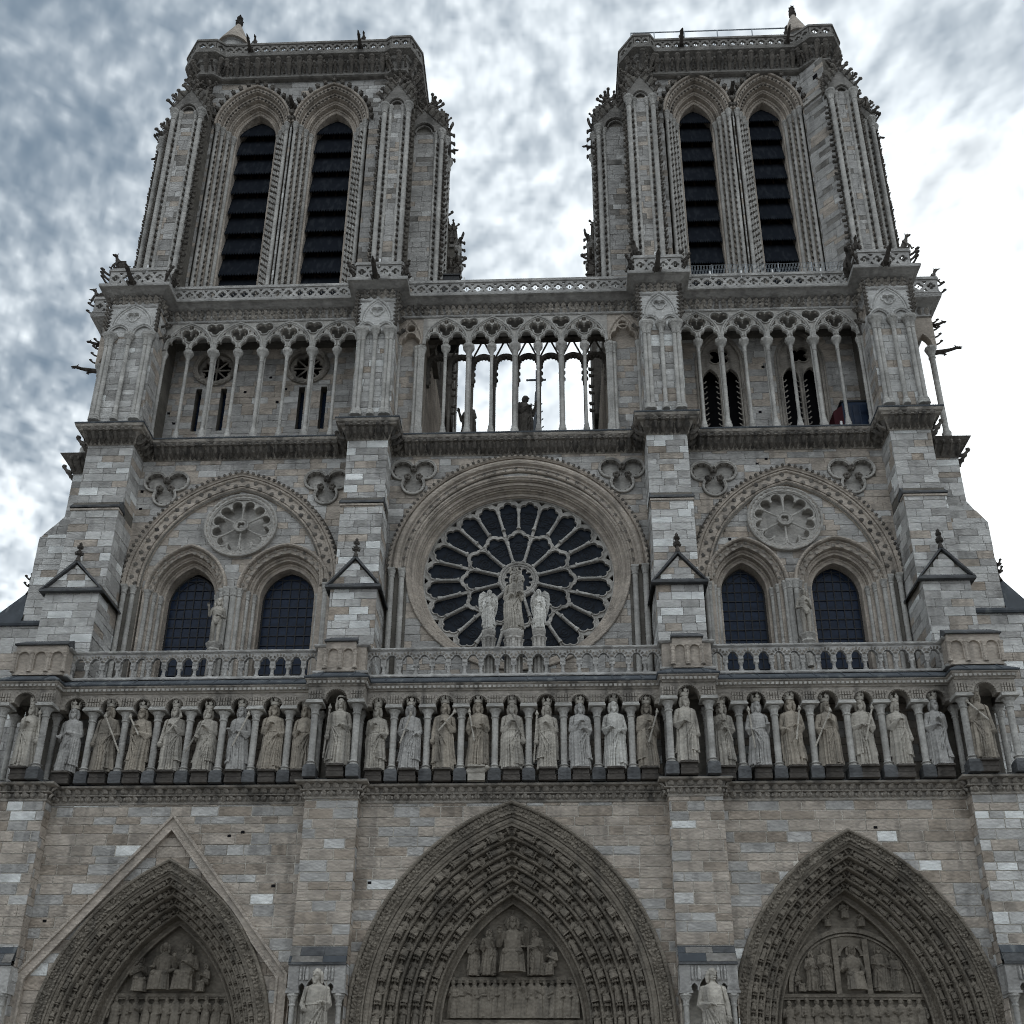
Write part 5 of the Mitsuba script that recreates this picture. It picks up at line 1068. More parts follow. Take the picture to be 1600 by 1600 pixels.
def shaft_front(P, x0, x1, y, z0, z1, tone, seed, cap=True, xf=None, panels=1):
    """one tower buttress: a blocked panel between shafts with rows of crockets, gable and pinnacles on top"""
    I = np.eye(4) if xf is None else xf; m = M(); m.box(x0+.03, x1-.03, y+.04, y+2.6, z0, z1+2.2, I); B = emit(P, 'corner_buttress', m, 'mortar_dark')
    stones(B, sbox(x0+.02, z0, x1-.02, z1+.2), y, seed, tone, .42, (.5, 1.1), .02, xf=I, merge=True, lim=0)
    cm = M(); cr = M(); W = x1-x0
    for k in range(panels+1):
        x = x0+.16+(W-.32)*k/panels; column(cm, x, y-.08, z0, z1+.1, .15, .5, .75, 9, 2.0, 1.6, 8); column(cm, x+(.36 if k == 0 else -.36), y+.0, z0, z1+.05, .10, .5, .6, 8, 1.8, 1.6, 8)
        for dx, a in ((-.2, -.25), (.2, .25)): crocket_line(cr, x+dx, y-.01, z0+.6, z1-.8, .47, .27, a)
    crocket_line(cr, x0-.02, y+.12, z0+.6, z1-.8, .47, .34, -math.pi/2); crocket_line(cr, x1+.02, y+.12, z0+.6, z1-.8, .47, .34, math.pi/2)
    emit(B, 'shaft', M().add(*cm.arr(), I), 'shaft_stone', smooth=35)
    g = M(); xc = (x0+x1)/2; hw = W/2
    arch = arch_poly(xc, z1, hw*.52, hw*.6, 0, 10, .2); gab = Polygon([(x0-.1, z1), (x1+.1, z1), (x1+.1, z1+.25), (xc, z1+2.0), (x0-.1, z1+.25)])
    g.poly(gab.difference(arch), y-.16, y+.1); g.poly(gab, y+.09, y+.5); g.tube(at_y([(x0-.15, z1+.2), (xc, z1+2.05), (x1+.15, z1+.2)], y-.18), .07, 5); g.tube(at_y(arch_pts(xc, z1, hw*.56, hw*.66, 0, 10), y-.18), .06, 5); g.tube(at_y(arch_pts(xc, z1, hw*.4, hw*.48, 0, 10), y-.1), .05, 5)
    emit(B, 'gable', M().add(*g.arr(), I), 'stone_sooty')
    for s_ in (-1, 1):
        for k in range(4): u = (k+.5)/4; cr.add(HOOK[0]*.34, HOOK[1], frame2(xc+s_*(hw+.1)*(1-u), z1+.25+1.75*u, (1., -s_*1.4) if s_ > 0 else (1., 1.4), y-.1, 1, 1))
    for k in range(16): cr.ball((x0+W*((k*.37) % 1), y+.15+.5*((k*.61) % 1), z1+1.0+1.6*((k*.23) % 1)), (.13+.06*(k % 3), .13, .15), 1)
    pinnacle(cr, xc, y+.35, z1+1.6, .9); pinnacle(cr, xc-.55, y+.9, z1+1.7, 1.15); pinnacle(cr, xc+.55, y+.9, z1+1.7, 1.15); pinnacle(cr, x0-.05, y+.3, z1+.4, .72); pinnacle(cr, x1+.05, y+.3, z1+.4, .72)
    emit(B, 'crockets', M().add(*cr.arr(), I), 'carved_dark', kind='stuff')
    return B
def tower(tag, fbl, fbr, wins, dz, sx0, sx1, top, cone, canted):
    ztop = 67.35+dz; zs = 63.40; x0, x1 = fbl[0]+.35, fbr[1]-.35
    body = M(); w0, w1 = fbl[1], fbr[0]; YT = 4.4; n_ = wins[0]
    reg = sbox(w0-.4, ZT0, w1+.4, ztop)
    op = unary_union([arch_poly(c, zs, w, h, 0, 14, zs-46) for c, w, h in wins]); body.poly(reg.difference(op), YT+.04, YT+2.2)
    body.box(x0, x1, 6.9, 17.2, ZT0-9, ztop); body.box(x0, w0+.2, YT+.3, 7., ZT0-9, ztop); body.box(w1-.2, x1, YT+.3, 7., ZT0-9, ztop)
    P = emit(C, 'tower', body, 'mortar_dark')
    inner = reg.difference(op)
    stones(P, inner, YT, 200+len(tag), 'tower', .42, (.55, 1.2), .018, merge=True, lim=0)
    for X, F, q in ((x1, FACE_R, 1), (x0, FACE_L, -1)):
        r_ = sbox(5.2, ZT0, 17.1, ztop) if q > 0 else sbox(-17.1, ZT0, -5.2, ztop); stones(P, r_, -.02, 210+q, 'upper', .42, (.7, 1.4), .018, .04, xf=F(X), merge=True, lim=0)
    # window orders
    for wi, (c, w, h) in enumerate(wins):
        A = (c, zs, w, h); gw = (1.245 if tag == 'north' else 1.03); tt = w-gw; leg = zs-46; m = M()
        ts = [0, .12, tt*.30, tt*.52, tt*.72, tt]; ys = [YT-.14, YT+.02, YT+.34, YT+.66, YT+1.0]
        for k in range(5): m.poly(ring(*A, ts[k], ts[k+1], leg if k else 0), ys[k], YT+2.3)
        for t, y, r in ((.06, YT-.14, .08), (ts[1]+.1, YT, .09), (ts[2]-.05, YT+.05, .06), (ts[2]+.08, YT+.32, .08), (ts[3]-.05, YT+.36, .05), (ts[3]+.08, YT+.64, .08), (ts[4]+.06, YT+.98, .08), (ts[5]-.08, YT+1.02, .07)): m.tube(at_y(arch_pts(*A, t, 16), y), r, 6)
        Wn = emit(P, 'belfry_opening', m, 'stone_tan'); cr = M(); cm = M()
        crocket_arc(cr, A, -.06, YT-.04, .56, .40)
        for t, y in (((ts[2]+ts[1])/2+.03, YT+.0), ((ts[3]+ts[2])/2+.06, YT+.32)): 
            x, tn = along(arch_pts(*A, t, 24), .30)
            for (a, b), d in zip(x, tn): cr.ball((a, y-.02, b), (.085, .09, .085), 0)
        for s_ in (-1, 1):
            for k in (1, 2, 3, 4):
                xx = c+s_*(w-ts[k]-.1); column(cm, xx, ys[k]-.05 if k > 1 else ys[k]+.0, 46.2, zs+.05, .12, .4, .62, 8, 1.7, 1.5, 8)
                if k < 4: crocket_line(cr, c+s_*(w-ts[k+1]+.03), ys[k]-.02, 47.5, zs-.8, .47, .24, -s_*.6)
        emit(Wn, 'shaft', cm, 'shaft_stone', smooth=35); emit(Wn, 'crockets', cr, 'carved_dark', kind='stuff')
        inn = arch_poly(c, zs, w, h, tt, 14, leg); yl = YT+1.5
        for k in range(12):     # sloping slate louvres with scalloped edges
            z = 46.9+k*1.72
            if z > zs+h-2.2: break
            lv = M(); n = 15; b = [(c-gw-.3, 1.1), (c-gw-.3, -.0)]
            for q in range(n): u0 = c-gw+2*gw*q/n; b += [(u0+gw/n*.4, -.12), (u0+gw/n, -.16), (u0+gw/n*1.6, -.12), (u0+2*gw/n, 0.)]
            b += [(c+gw+.3, 0.), (c+gw+.3, 1.1)]; g = Polygon(b).buffer(0); R = np.eye(4); sl = math.radians(14); R[:3, 2] = (0, math.sin(sl), math.cos(sl)); R[:3, 1] = (0, math.cos(sl), -math.sin(sl)); R[:3, 3] = (0, yl-.3, z)
            lv.poly(affinity.scale(g, 1, 1.5, origin=(c, 0)), 0, .06, R); emit(Wn, 'louvre', lv, 'louvre_slate')
        fr = M()
        for dx in (-gw*.5, gw*.5): fr.tube([(c+dx, yl+.2, 46), (c+dx*.3, yl+.2, zs+1)], .07, 5)
        for k in range(4): fr.tube([(c-gw, yl+.22, 47+k*4), (c+gw, yl+.22, 49+k*4)], .05, 5); fr.tube([(c+gw, yl+.22, 47+k*4), (c-gw, yl+.22, 49+k*4)], .06, 5)
        emit(Wn, 'bell_frame', fr, 'dark_wood'); bk = M(); bk.poly(inn.buffer(.05), yl+.30, yl+.34); emit(Wn, 'interior_shade_sheet', bk, 'shade_black')  # black backing sheet paints the shade behind the louvres
    # beasts between the arches
    bm = M(); xm = (wins[0][0]+wins[0][1]+wins[1][0]-wins[1][1])/2; bm.man(gargoyle(.8).rotate((25, 0, 0)), mv(xm, YT-.1, zs+1.5)); emit(P, 'gargoyle', bm, 'soot_stone', smooth=40)
    # the canted wall beside the stair turret, and corner buttresses
    if canted:
        cxa, cxb = canted; m = M(); a = math.atan2(-1.15, cxb-cxa); L = math.hypot(1.15, cxb-cxa); R = rotz(a, cxa, YT-.05); m.box(0, L, .04, 2, ZT0, ztop, R); k = emit(P, 'canted_wall', m, 'mortar_dark'); stones(k, sbox(0, ZT0, L, ztop), 0, 231, 'tower', .42, (.6, 1.3), .018, xf=R, merge=True, lim=0)
        s2 = M(); s2.box(-.05, L+.1, -.12, .1, zs-.05, zs+.22, R); emit(k, 'string_course', s2, 'moulding')
        h2 = M(); h2.box(L*.55, L*.55+.3, -.02, .2, 65.0, 65.35, R); emit(k, 'painted_putlog_hole', h2, 'shade_black')  # one black block painting a shaded hole on the canted wall
    zc_ = 62.75
    shaft_front(P, *fbl, 3.0, ZT0, zc_, 'tower', 240); shaft_front(P, *fbr, 3.0, ZT0, zc_, 'tower', 241)
    for X, sd in ((sx0, -1), (sx1, 1)):
        inn_ = x0 if sd < 0 else x1; lo, hi = (X, inn_+.4) if sd < 0 else (inn_-.4, X)
        shaft_front(P, lo, hi, 4.85, ZT0-(1 if sd else 0), zc_-.1, 'tower', 243+sd)
        F = FACE_R(X) if sd > 0 else FACE_L(X); u = (5.0, 6.9) if sd > 0 else (-6.9, -5.0); shaft_front(P, *u, 0, ZT0, zc_-.3, 'tower', 246, xf=F)
        u = (13.6, 15.6) if sd > 0 else (-15.6, -13.6); shaft_front(P, *u, 0, ZT0, zc_-.3, 'tower', 247, xf=F)
        gm = M()
        for y, z, L in ((5.6, 62.0, 1.3), (9.0, 58.2, 2.6), (11.5, 63.2, 2.4)): gm = M(); gm.man(gargoyle(L).scale((.6, .8, .6)), FACE_R(X-.3 if y < 6 else inn_-.1) @ mv(y, 0, z) if sd > 0 else FACE_L(X+.3 if y < 6 else inn_+.1) @ mv(-y, 0, z)); emit(P, 'gargoyle', gm, 'soot_stone', smooth=40)
        pm = M()   # pinnacled stair turret at the back, standing on the gallery
        for q in range(3): pinnacle(pm, X+sd*(-.3+.4*(q % 2)), 12.6+q*1.0, 57.+1.6*(1-abs(q-1)), 1.4)
        pm.box(min(X-sd*1.0, X+sd*.2), max(X-sd*1.0, X+sd*.2), 12, 15, ZT0, 57.2)
        for q in range(16): crocket_line(pm, X+sd*.22, 12.1+.2*(q % 2), ZT0+q*.7, ZT0+q*.7+.5, .47, .45, sd*math.pi/2)
        emit(P, 'stair_turret', pm, 'carved_dark')
    # corbel table, slab and pierced parapet
    cor = M(); sweep(cor, top, [(-.9, ztop-.03), (.0, ztop-.03), (.10, ztop+.02), (.12, ztop+.12), (.03, ztop+.18), (.03, ztop+1.0), (.10, ztop+1.06), (.16, ztop+1.1), (.20, ztop+1.34), (.40, ztop+1.42), (.58, ztop+1.48), (.60, ztop+1.68), (-.9, ztop+1.75)])
    K = emit(P, 'crown_cornice', cor, 'stone_sooty'); cr = M()
    for x, y, a, w in path_items(top, .03, .66):
        R = rotz(a, x, y, ztop+.2); m = M(); m.tube([(0, 0, 0), (0, -.14, .35), (0, -.30, .7), (0, -.42, .98)], [.08, .13, .16, .19], 6, xf=R); m.add(LEAF[0]*np.array([.42, .34, .62]), LEAF[1], R @ mv(0, -.22, .42)); m.ball((0, -.46, .98), (.19, .16, .16), 1, R); emit(K, 'corbel', m, 'carved_dark')
        cr.add(HOOK[0]*np.array([.42, .5, .5]), HOOK[1], R @ mv(w/2, 0, .25)); cr.ball((w/2, -.12, .15), (.07, .07, .07), 0, R)
    emit(K, 'corbel_leaves', cr, 'carved_dark', kind='stuff')
    pp = offset_path(top, .46)
    for a, b in zip(pp[:-1], pp[1:]): bm = M(); pierced(bm, a, b, ztop+1.72, ztop+2.60, .60, .16); emit(P, 'parapet', bm, 'stone_sooty')
    rf = M(); rf.box(x0, x1, 5.2, 16.8, ztop+1.2, ztop+1.6); emit(P, 'tower_roof', rf, 'lead')
    fr_len = top[4][0]-top[3][0] if len(top) > 5 else 9
    for u in (.16, .84):
        xg = w0+(w1-w0)*u+(.3 if u < .5 else -.1); g = M(); g.man(gargoyle(1.5).scale((.8, .8, .8)), mv(xg, YT-.55, ztop+1.9)); emit(P, 'gargoyle', g, 'soot_stone', smooth=40)
        gb_ = M(); gb_.man(creature(3, True, False).scale((.5, .5, .6)), mv(xg+.1, YT-.6, ztop+2.6)); emit(P, 'parapet_beast', gb_, 'soot_stone', smooth=40)
    # stair turret with conical roof
    cx, cy, r = cone; tm = M(); tm.lathe(cx, cy, [(r*.78, ztop+1), (r*.78, ztop+5.9), (r*.86, ztop+5.95), (r*.86, ztop+6.1)], 16); TT = emit(P, 'stair_turret', tm, 'stone_grey')
    rm = M(); rm.lathe(cx, cy, [(r, ztop+6.0), (r*1.0, ztop+6.1), (.16, ztop+8.7), (.14, ztop+8.8)], 20); emit(TT, 'conical_roof', rm, 'stone_tan', smooth=30); fm = M(); fm.lathe(cx, cy, [(.16, ztop+8.7), (.22, ztop+8.82), (.12, ztop+8.9), (.11, ztop+9.2), (.2, ztop+9.3), (.08, ztop+9.4), (.03, ztop+9.9)], 8)
    for zz, s_ in ((8.85, .5), (9.3, .4)):
        for k in range(4): fm.add(BUD[0]*s_*.7, BUD[1], rotz(k*math.pi/2+.4, cx, cy, ztop+zz-.1)); fm.add(LEAF[0]*s_, LEAF[1], rotz(k*math.pi/2+.4, cx, cy, ztop+zz-.1))
    emit(TT, 'finial', fm, 'soot_stone')
    return P, ztop
topN = [(-21.5, 17.0), (-21.5, 4.6), (-20.75, 3.78), (-19.9, 3.78), (-19.4, 4.15), (-8.5, 4.15), (-8.15, 3.95), (-7.35, 3.95), (-6.95, 4.7), (-6.95, 17.0)]
topS = [(7.05, 17.0), (7.05, 4.5), (7.6, 3.8), (8.15, 3.8), (8.45, 4.15), (17.8, 4.15), (18.6, 3.55), (19.6, 3.55), (20.1, 4.3), (20.1, 17.0)]
TN, ztn = tower('north', (-21.62, -19.62), (-8.42, -6.62), ((-17.03, 2.46, 3.55), (-12.0, 2.46, 3.55)), 0., -23.0, -4.75, topN, (-19.8, 6.3, 1.2), None)
TS, zts = tower('south', (6.62, 8.42), (18.92, 20.62), ((11.24, 2.16, 3.35), (15.64, 2.16, 3.35)), -.85, 4.85, 22.2, topS, (18.75, 6.4, 1.05), (17.85, 19.0))
# ---------------------------------------------------------------- flank buttresses, nave, spire
for side, X1, X2, X3, XW in ((-1, -23.35, -24.45, -26.0, -21.5), (1, 22.55, 23.4, 24.6, 20.3)):
    yf = 3.15; m = M()
    secs = ((X3, 0, 26.6, yf-.02), (X2, 26.5, 31.7, yf), (X1, 31.7, 36.2, yf))
    for X, z0, z1, y in secs: m.box(min(X, XW), max(X, XW), y+.04, y+3, z0, z1)
    m.poly(Polygon([(X2, 31.68), (X2-side*-.12, 31.5), (X1, 32.9), (XW, 32.9), (XW, 31.5)]).buffer(0), yf+.03, yf+3)
    m.box(min(X2-side*1.5, XW), max(X2-side*1.5, XW), 6, 60, 0, 30)
    F = emit(C, 'flank_buttress', m, 'mortar_dark')
    for q, (X, z0, z1, y) in enumerate(secs): a, b = min(X, XW), max(X, XW); stones(F, sbox(a, z0 if q else 15, b, z1), y, 300+q+side*5, 'pier', .42, (.7, 1.4), .02)
    stones(F, Polygon([(X2, 31.68), (X2+side*.12, 31.5), (X1, 32.9), (XW, 32.9), (XW, 31.5)]).buffer(0), yf-.01, 310+side, 'pier', .42, (.7, 1.4), .02)
    cp = M(); a, b = (X3-.1, XW) if side < 0 else (XW, X3+.1); sweep(cp, [(a, yf+2), (a, yf), (b, yf), (b, yf+2)], [(-.4, 26.5), (.14, 26.5), (.18, 26.6), (.16, 26.72), (-.1, 26.9), (-.4, 26.9)])
    xo = X3-side*-.05; xi = X2+side*.0; cp.add([(X3+side*.1, yf-.1, 26.75), (X2, yf-.1, 26.75), (X2, yf+.6, 28.9), (X2-side*-.35, yf+.6, 28.8), (X3+side*.1, yf+2, 26.75), (X2, yf+2, 28.9)], [[0, 1, 2, 3], [0, 3, 5, 4]])
    emit(F, 'cap_roof', cp, 'lead'); fn = M(); xf_ = X2+side*.22; fn.lathe(xf_, yf+.5, [(.16, 28.6), (.07, 28.85), (.07, 29.1), (.15, 29.15), (.06, 29.25), (.06, 29.5), (.13, 29.55), (.05, 29.65), (0, 29.9)], 8)
    for zz in (29.05, 29.45):
        for k in range(4): fn.add(HOOK[0]*.3, HOOK[1], rotz(k*math.pi/2+.4, xf_, yf+.5, zz))
    emit(F, 'finial', fn, 'soot_stone')
    # its cornice, and the gallery carried round the flank
    fp = [(X1, yf+8), (X1, yf), (XW, yf)] if side < 0 else [(XW, yf), (X1, yf), (X1, yf+8)]
    m = M(); sweep(m, fp, [(-.4, 35.6), (.05, 35.6), (.10, 35.7), (.3, 36.2), (.5, 36.36), (.62, 36.5), (-.4, 36.62)]); Q = emit(F, 'cornice', m, 'carved_dark'); om = M()
    for x, y, a_, w in path_items(fp, .14, .42): om.add(HOOK[0]*np.array([.42, .5, .62]), HOOK[1], rotz(a_, x, y, 35.75))
    emit(Q, 'corbel_leaves', om, 'carved_dark', kind='stuff')
    m = M(); X0 = X1-side*.95; m.box(min(X0, XW), max(X0, XW), yf+.5, 16, 36.5, 46.3); W = emit(F, 'gallery_wall', m, 'stone_tan'); a, b = min(X0, XW), max(X0, XW); stones(W, sbox(a, 36.7, b, 44.5), yf+.47, 320+side, 'upper', .4, (.6, 1.2), .02, merge=True, lim=0)
    cm = M(); xc = X1-side*.25; column(cm, xc, yf+.15, 36.6, 42.9, .15, .9, .66, 10, 2., 1.7, 8); emit(F, 'gallery_column', cm, 'shaft_stone', smooth=35)
    am = M(); A = ((xc+X0)/2, 42.9, abs(xc-X0)/2+.12, .9); am.poly(sbox(min(xc-side*-.3, X0), 42.9, max(xc+side*.3, X0), 44.95).difference(arch_poly(*A, 0.08, 8, .3)), yf-.0, yf+.35); am.tube(at_y(arch_pts(*A, 0.02, 10), yf-.02), .06, 5)
    emit(F, 'gallery_arch', am, 'stone_tan')
    sp = [(X1, 16), (X1, yf-.05), (XW, yf-.05)] if side < 0 else [(XW, yf-.05), (X1, yf-.05), (X1, 16)]
    m = M(); sweep(m, sp, [(-.8, 44.9), (.05, 44.95), (.0, 45.06), (.0, 45.6), (.2, 45.7), (.55, 45.85), (.6, 46.05), (-.8, 46.2)]); emit(F, 'upper_cornice', m, 'stone_grey'); om = M(); foliage_band(om, sp, .02, 45.1, .5, .36, .2, random.Random(5)); emit(F, 'carved_leaves', om, 'carved', kind='stuff')
    pp = offset_path(sp, .45)
    for a, b in zip(pp[:-1], pp[1:]): bm = M(); pierced(bm, a, b, 46.15, 47.2, .62); emit(F, 'balustrade', bm, 'stone_grey')
    for k in range(4):
        hm = M(); hm.add(HOOK[0]*np.array([.26, .36, .3]), HOOK[1], rotz(side*math.pi/2.4, X1+side*.03, yf+.1, 43.1+k*.5)); emit(F, 'crocket', hm, 'soot_stone')
    gm = M(); gm.man(gargoyle(1.5).scale((.7, .8, .7)), rotz(side*math.radians(80), X1+side*.1, yf+.3, 42.75)); emit(F, 'gargoyle', gm, 'soot_stone', smooth=40)
    gm = M(); gm.man(gargoyle(1.0).scale((.6, .7, .6)), rotz(side*math.radians(75), X1+side*.1, yf+.3, 44.6)); emit(F, 'gargoyle', gm, 'soot_stone', smooth=40)
    hm = M()
    for z in (46.2, 46.75): hm.add(HOOK[0]*np.array([.32, .42, .32]), HOOK[1], rotz(side*math.pi/2.3, X1+side*.45, yf-.4, z))
    emit(F, 'corner_crockets', hm, 'soot_stone')
nv = M(); nv.box(-7, 7, 17, 62, 0, 33); nv.add([(-7.4, 17, 33), (7.4, 17, 33), (0, 17, 43), (-7.4, 62, 33), (7.4, 62, 33), (0, 62, 43)], [[0, 1, 2], [3, 4, 5]]); nv.add([(-7.4, 17, 33), (0, 17, 43), (0, 62, 43), (-7.4, 62, 33), (7.4, 17, 33), (7.4, 62, 33)], [[0, 1, 2, 3], [1, 4, 5, 2]]); emit(C, 'nave', nv, 'lead')
sp = M(); sp.lathe(.2, 70, [(2.2, 40), (2.0, 60), (1.2, 75), (.25, 97), (.18, 98)], 8)
for k in range(36):
    z = 52+k*1.25; r = 2.05-(z-55)/42*1.8
    for q in range(4): sp.add(HOOK[0]*.42, HOOK[1], rotz(q*math.pi/2, .2, 70, z) @ mv(0, -max(r, .2), 0))
sp.box(.12, .28, 69.9, 70.1, 97, 101.6); sp.box(-1.15, 1.5, 69.92, 70.08, 99.9, 100.12); emit(C, 'spire', sp, 'lead')
gs = M(); gs.box(-1.1, .75, 17.6, 18.4, 42, 49.2); emit(C, 'nave_gable', gs, 'stone_tan'); hs = M(); hs.man(standing(505, 'waist', 'raise', 0, True, True, 2, 11, 40, 22).scale((1.9, 1.9, 1.9)), rotz(-.5, -3.95, 18, 48.9)); SK = emit(None, 'saint_statue', hs, 'carved_dark', smooth=40, label='robed stone figure with raised arm, dark against sky at left of open central arcade', cat='statue'); emit(SK, 'pedestal', M().box(-4.5, -3.4, 17.5, 18.5, 36, 48.95), 'carved_dark')
ang = M(); ang.man(standing(501, 'raise', 'chest', 40, False, True, 1, 11, 48, 24).scale((2.1, 2.1, 2.1)), rotz(.6, .05, 18, 49.1)); AK = emit(None, 'angel_statue', ang, 'carved_dark', smooth=40, label='stone angel with wings seen against the sky behind the open central arcade', cat='statue')
wg = M()
for s_ in (-1, 1): wg.add(*wing(s_).arr(), rotz(.6, .05, 18, 49.1) @ np.diag([2.1, 2.1, 2.1, 1]))
emit(AK, 'wings', wg, 'carved_dark')
# ---------------------------------------------------------------- the virgin with two angels, adam and eve, niche statues
def statue(name, lab, body, s, R, mat='statue_stone', cat='statue'): return emit(None, name, sized(body, s, R), mat, smooth=38, label=lab, cat=cat)
YS = -.05
def pedestal(k, x, y, z0, z1, r=.42):
    m = M(); m.lathe(x, y, [(r*.8, z0), (r*.8, z1-.5), (r*1.05, z1-.42), (r*.9, z1-.3), (r*1.2, z1-.1), (r*1.2, z1)], 8)
    for q in range(8): a = q*math.pi/4; column(m, x+r*.86*math.sin(a), y-r*.86*math.cos(a), z0, z1-.38, .06, .2, .2, 6)
    emit(k, 'pedestal', m, 'moulding')
R = rotz(0, .0, .2, 24.26); vb = standing(601, 'hold', 'waist', 8, False, True, 1, 15, 96, 44, -.03)
ch = standing(602, 'hip', 'raise', -10, False, True, 0, 9, 40, 22).scale((.42, .42, .42)).translate((.2, -.24, 1.0)); V = statue('virgin_statue', 'tall crowned stone virgin holding a child before the rose window', (vb+ch).scale((.84, .9, 1.)), 1.72, R, 'statue_stone')
cr = M(); cr.add(*crown(6).arr(), R @ mv(0, 0, 1.725*1.72) @ rotz(.14) @ np.diag([1.85, 1.85, 2.6, 1])); emit(V, 'crown', cr, 'statue_stone'); pedestal(V, .0, .22, 21.8, 24.23, .42)
for s_, x, sd, lab in ((-1, -1.12, 611, 'stone angel with raised wing standing left of the virgin'), (1, 1.14, 612, 'stone angel with raised wing standing right of the virgin')):
    R = rotz(-s_*.35, x, .2, 24.34); a = statue('angel_statue', lab, standing(sd, 'pray' if s_ < 0 else 'hold', 'pray' if s_ > 0 else 'hold', s_*-25, False, True, 1 if s_ < 0 else 2, 14, 90, 40, .03*s_).scale((.84, .9, 1.)), 1.19, R, 'statue_pale')
    w = M(); 
    for q in (-1, 1): w.add(*wing(q).arr(), R @ np.diag([1.5, 1.35, 1.35, 1])); 
    emit(a, 'wings', w, 'statue_pale'); pedestal(a, x, .22, 21.8, 24.31, .28)
def nude(seed, turn, left, right):
    rows = [(.75, .155, .12, .02, 0, 0), (.92, .175, .125, .02, 0, 0), (1.08, .14, .10, 0, 0, 0), (1.25, .185, .12, -.01, 0, 0), (1.37, .195, .105, -.01, 0, 0), (1.43, .10, .08, 0, 0, 0), (1.47, .055, .055, 0, 0, 0), (1.56, .05, .05, 0, 0, 0)]
    o = [loft(resampled(rows, 20), lambda g, z: 0*g, 28, seed), head_parts((0, -.01, 1.63), 1.1, turn, seed % 2 == 0)]
    for s_ in (-1, 1):
        o += chain([(s_*.09, 0, .82), (s_*.10, -.04, .45), (s_*.09, .0, .07)], (.095, .068, .045), 10)+[hull_pts([((s_*.09, 0, .04), .045), ((s_*.12, -.18, .025), .028)], 6)]
    for s_, pose in ((1, left), (-1, right)):
        e, h, d = ARM[pose]; f = np.array([s_, 1, 1]); o += chain([np.array([s_*.18, 0, 1.35]), np.array(e)*f*[.9, 1, 1], np.array(h)*f], (.06, .05, .036), 8)+hand_parts(np.array(h)*f, np.array(d)*f, (0, .3, 1), 1.1)
    o += [hull_pts([((.05, -.13, .84), .05), ((-.06, -.13, .86), .05), ((0, -.12, .76), .04)], 6)]
    return m3.Manifold.batch_boolean(o, m3.OpType.Add)
for nm_, lab, x, z, nd in (('man_statue', 'bare stone man on a bracket between the two windows of the north tower bay', -14.30, 24.82, nude(622, 15, 'waist', 'raise')), ('woman_statue', 'bare stone woman on a bracket between the two windows of the south tower bay', 13.62, 24.92, nude(621, -12, 'chest', 'hip'))):
    R = rotz(.1, x, YR-.57, z); k = statue(nm_, lab, nd, 1.41, R); m = M(); m.lathe(x, YR-.5, [(.16, z-1.6), (.2, z-.6), (.36, z-.35), (.3, z-.25), (.42, z-.02), (.42, z+.02)], 8); emit(k, 'bracket', m, 'moulding')
NS = (('stone bishop like saint with halo in the niche of the second buttress foot', 701, 'hold', 'hip', -1), ('stone woman looking up in the niche of the third buttress foot', 702, 'down', 'waist', 1), ('stone figure in the niche at the far right buttress foot', 703, 'waist', 'hold', 1))
for bi, (lab, sd, l, r, t) in zip((1, 2, 3), NS):
    xc = (BX[bi][0]+BX[bi][1])/2+(.05 if bi == 1 else .12); R = rotz(0, xc, -.85, 5.80); k = statue('niche_statue', lab, standing(sd, l, r, t*25, bi == 1, True, 1 if bi == 1 else 2, 15, 90, 40, .02*t), 1.83, R)
    if bi == 1:
        h = M(); h.tube(at_y(circle(xc, 5.80+3.02, .34, 24), -.7), .03, 5, True); h.poly(Point(xc, 8.82).buffer(.33), -.71, -.67); emit(k, 'halo', h, 'statue_stone')
        s_ = M(); s_.tube([(xc+.5, -1.2, 5.8), (xc+.42, -1.2, 8.5)], .03, 6); emit(k, 'staff', s_, 'statue_stone')
    m = M(); m.box(xc-.5, xc+.5, -1.3, -.1, 5.4, 5.78); emit(k, 'plinth', m, 'carved')
# ---------------------------------------------------------------- chimeras on the balustrades
CH = [(-21.95, .78, 47.3, -.5, 'horned winged beast crouching on the left corner of the far left gallery pier', 1), (-24.0, 3.0, 47.2, -1.0, 'hunched bird like beast on the outer left balustrade corner', 2), (-19.05, 1.5, 46.9, .9, 'dark beast beside the first pier over the north arcade', 3),
      (-8.75, 1.5, 46.9, -.7, 'dark beast left of the second pier under the north tower', 4), (-6.1, 1.5, 46.9, .7, 'beaked beast right of the second pier', 5), (6.25, 1.5, 46.9, -.7, 'beaked beast left of the third pier', 6), (8.9, 1.4, 47.2, .5, 'rearing beast on the right corner of the third pier', 7),
      (6.45, .85, 47.35, -.3, 'upright beast on the left corner of the third pier', 8), (18.15, 1.6, 46.6, -.6, 'large dark beast in the recess left of the fourth pier', 9), (18.3, .9, 47.3, -.2, 'small beast on the left corner of the fourth pier', 10), (20.9, .85, 47.35, .6, 'leaning demon with its head on its hands on the fourth pier', 11), (23.1, 3.1, 47.2, .8, 'slim ape like beast on the outer right balustrade corner', 12)]
for i, (x, y, z, a, lab, sd) in enumerate(CH):
    b = creature(sd, sd % 2 == 0, sd in (1, 2, 3, 4, 6, 9), sd in (1, 7, 11)); s = .64 if i not in (8,) else 1.05
    emit(None, 'chimera_statue', sized(b, s, rotz(a, x, y, z)), 'soot_stone' if i not in (10, 11) else 'carved_dark', smooth=40, label=lab, cat='chimera', group='stone chimeras on the gallery balustrade')
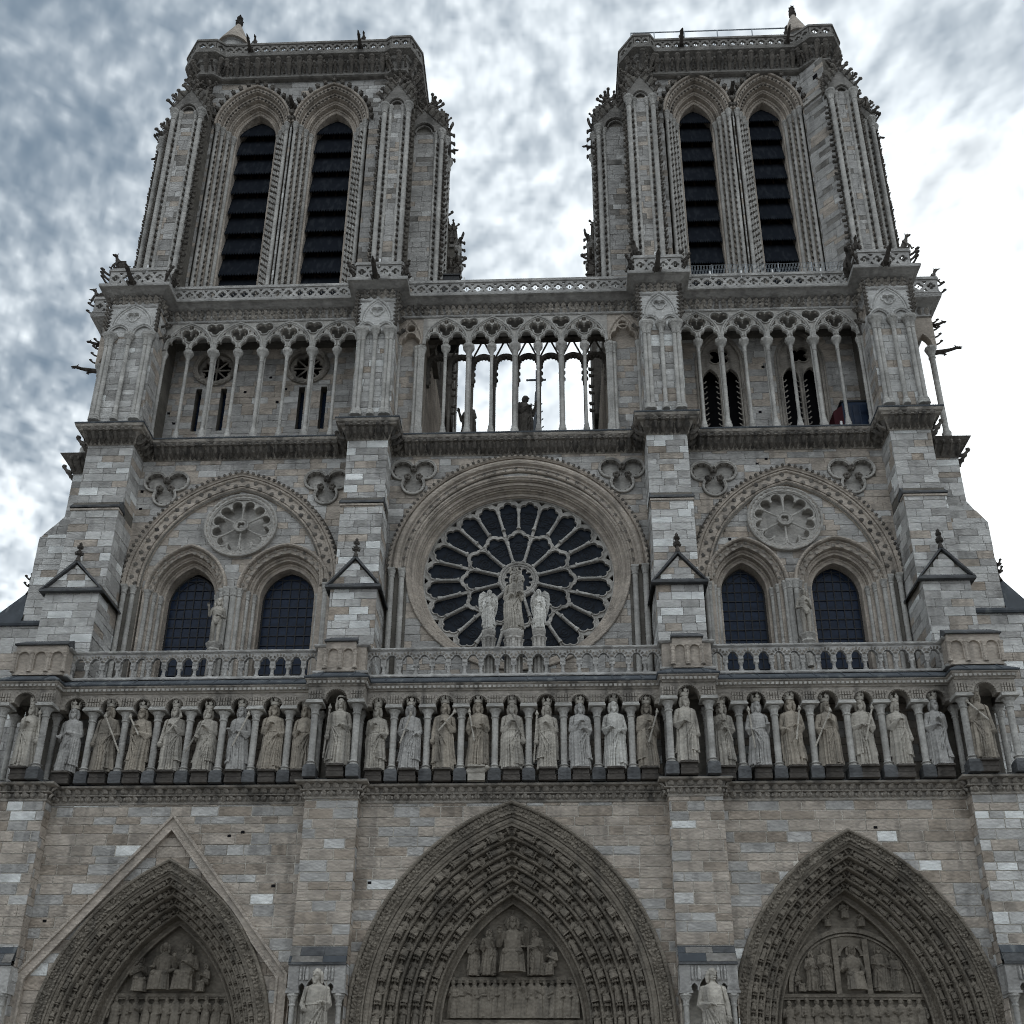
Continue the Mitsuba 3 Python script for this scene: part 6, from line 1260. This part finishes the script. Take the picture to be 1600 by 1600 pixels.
# ---------------------------------------------------------------- builders' things on the galleries
k = thing('site_cabin', 'small dark cabin with glazed doors on the gallery behind the south arcade', 'cabin'); m = M(); x0, x1, z0, z1 = 17.05, 18.35, ZG, 39.15
m.box(x0, x1, 3.0, 3.9, z0, z1); emit(k, 'body', m, 'navy_paint'); m = M(); m.box(x0-.08, x1+.08, 2.95, 3.95, z1, z1+.1); emit(k, 'roof', m, 'iron'); m = M(); m.add([(x0-.5, 3.0, z0), (x0, 3.0, z0), (x0, 3.0, z1-.2), (x0-.5, 3.0, z1-.6), (x0-.5, 3.9, z0), (x0, 3.9, z0), (x0, 3.9, z1-.2), (x0-.5, 3.9, z1-.6)], [[0, 1, 2, 3], [4, 5, 6, 7], [0, 3, 7, 4], [3, 2, 6, 7]]); emit(k, 'red_shelter', m, 'red_paint', label='dark red lean to side of the cabin')
for q in range(3): m = M(); a = x0+.1+q*.41; m.poly(sbox(a, z0+.5, a+.32, z1-.2), 2.96, 2.99); emit(k, 'glazed_door', m, 'leaded_glass')
m = M(); m.box(x0-.28, x0-.18, 2.8, 2.9, z0+.2, z0+.75); emit(k, 'white_post', m, 'white_paint')
k = thing('roof_box', 'dark metal box on the gallery at the foot of the north tower', 'equipment box'); m = M(); m.box(-5.0, -3.55, 5.2, 6.4, 46.2, 51.0); emit(k, 'case', m, 'iron'); m = M(); m.box(-5.06, -3.49, 5.14, 6.46, 51.0, 51.1); emit(k, 'lid', m, 'iron')
k = thing('safety_railing', 'thin steel safety railing on top of the south tower', 'railing'); m = M(); zt = zts+3.0; yr_ = 5.2
for i in range(2): m = M(); z = (zt+2.75, zt+1.6)[i]; m.tube([(7.45, yr_+5, z), (7.45, yr_, z), (17.7, yr_, z)], .045, 6); emit(k, 'rail', m, 'steel')
for x in (7.45, 9.0, 11.0, 13.2, 15.5, 17.7): m = M(); m.tube([(x, yr_, zt-1), (x, yr_, zt+2.75)], .04, 6); m.tube([(x+.25, yr_+.2, zt-1), (x, yr_, zt+2.4)], .025, 5); emit(k, 'post', m, 'steel')
k = thing('mesh_fence', 'fine wire mesh fence along the gallery before the south tower', 'fence'); m = M()
for q in range(110): x = 9.0+q*.083; m.tube([(x, 2.3, 47.0), (x, 2.3, 48.25)], .006, 3, caps=False)
for z in (47.5, 47.9, 48.25): m.tube([(9, 2.3, z), (18.1, 2.3, z)], .015, 4)
emit(k, 'mesh', m, 'steel', kind='stuff')
for q in range(6): m = M(); x = 9.0+q*1.82; m.tube([(x, 2.32, 46.6), (x, 2.32, 48.3)], .025, 5); emit(k, 'post', m, 'steel')
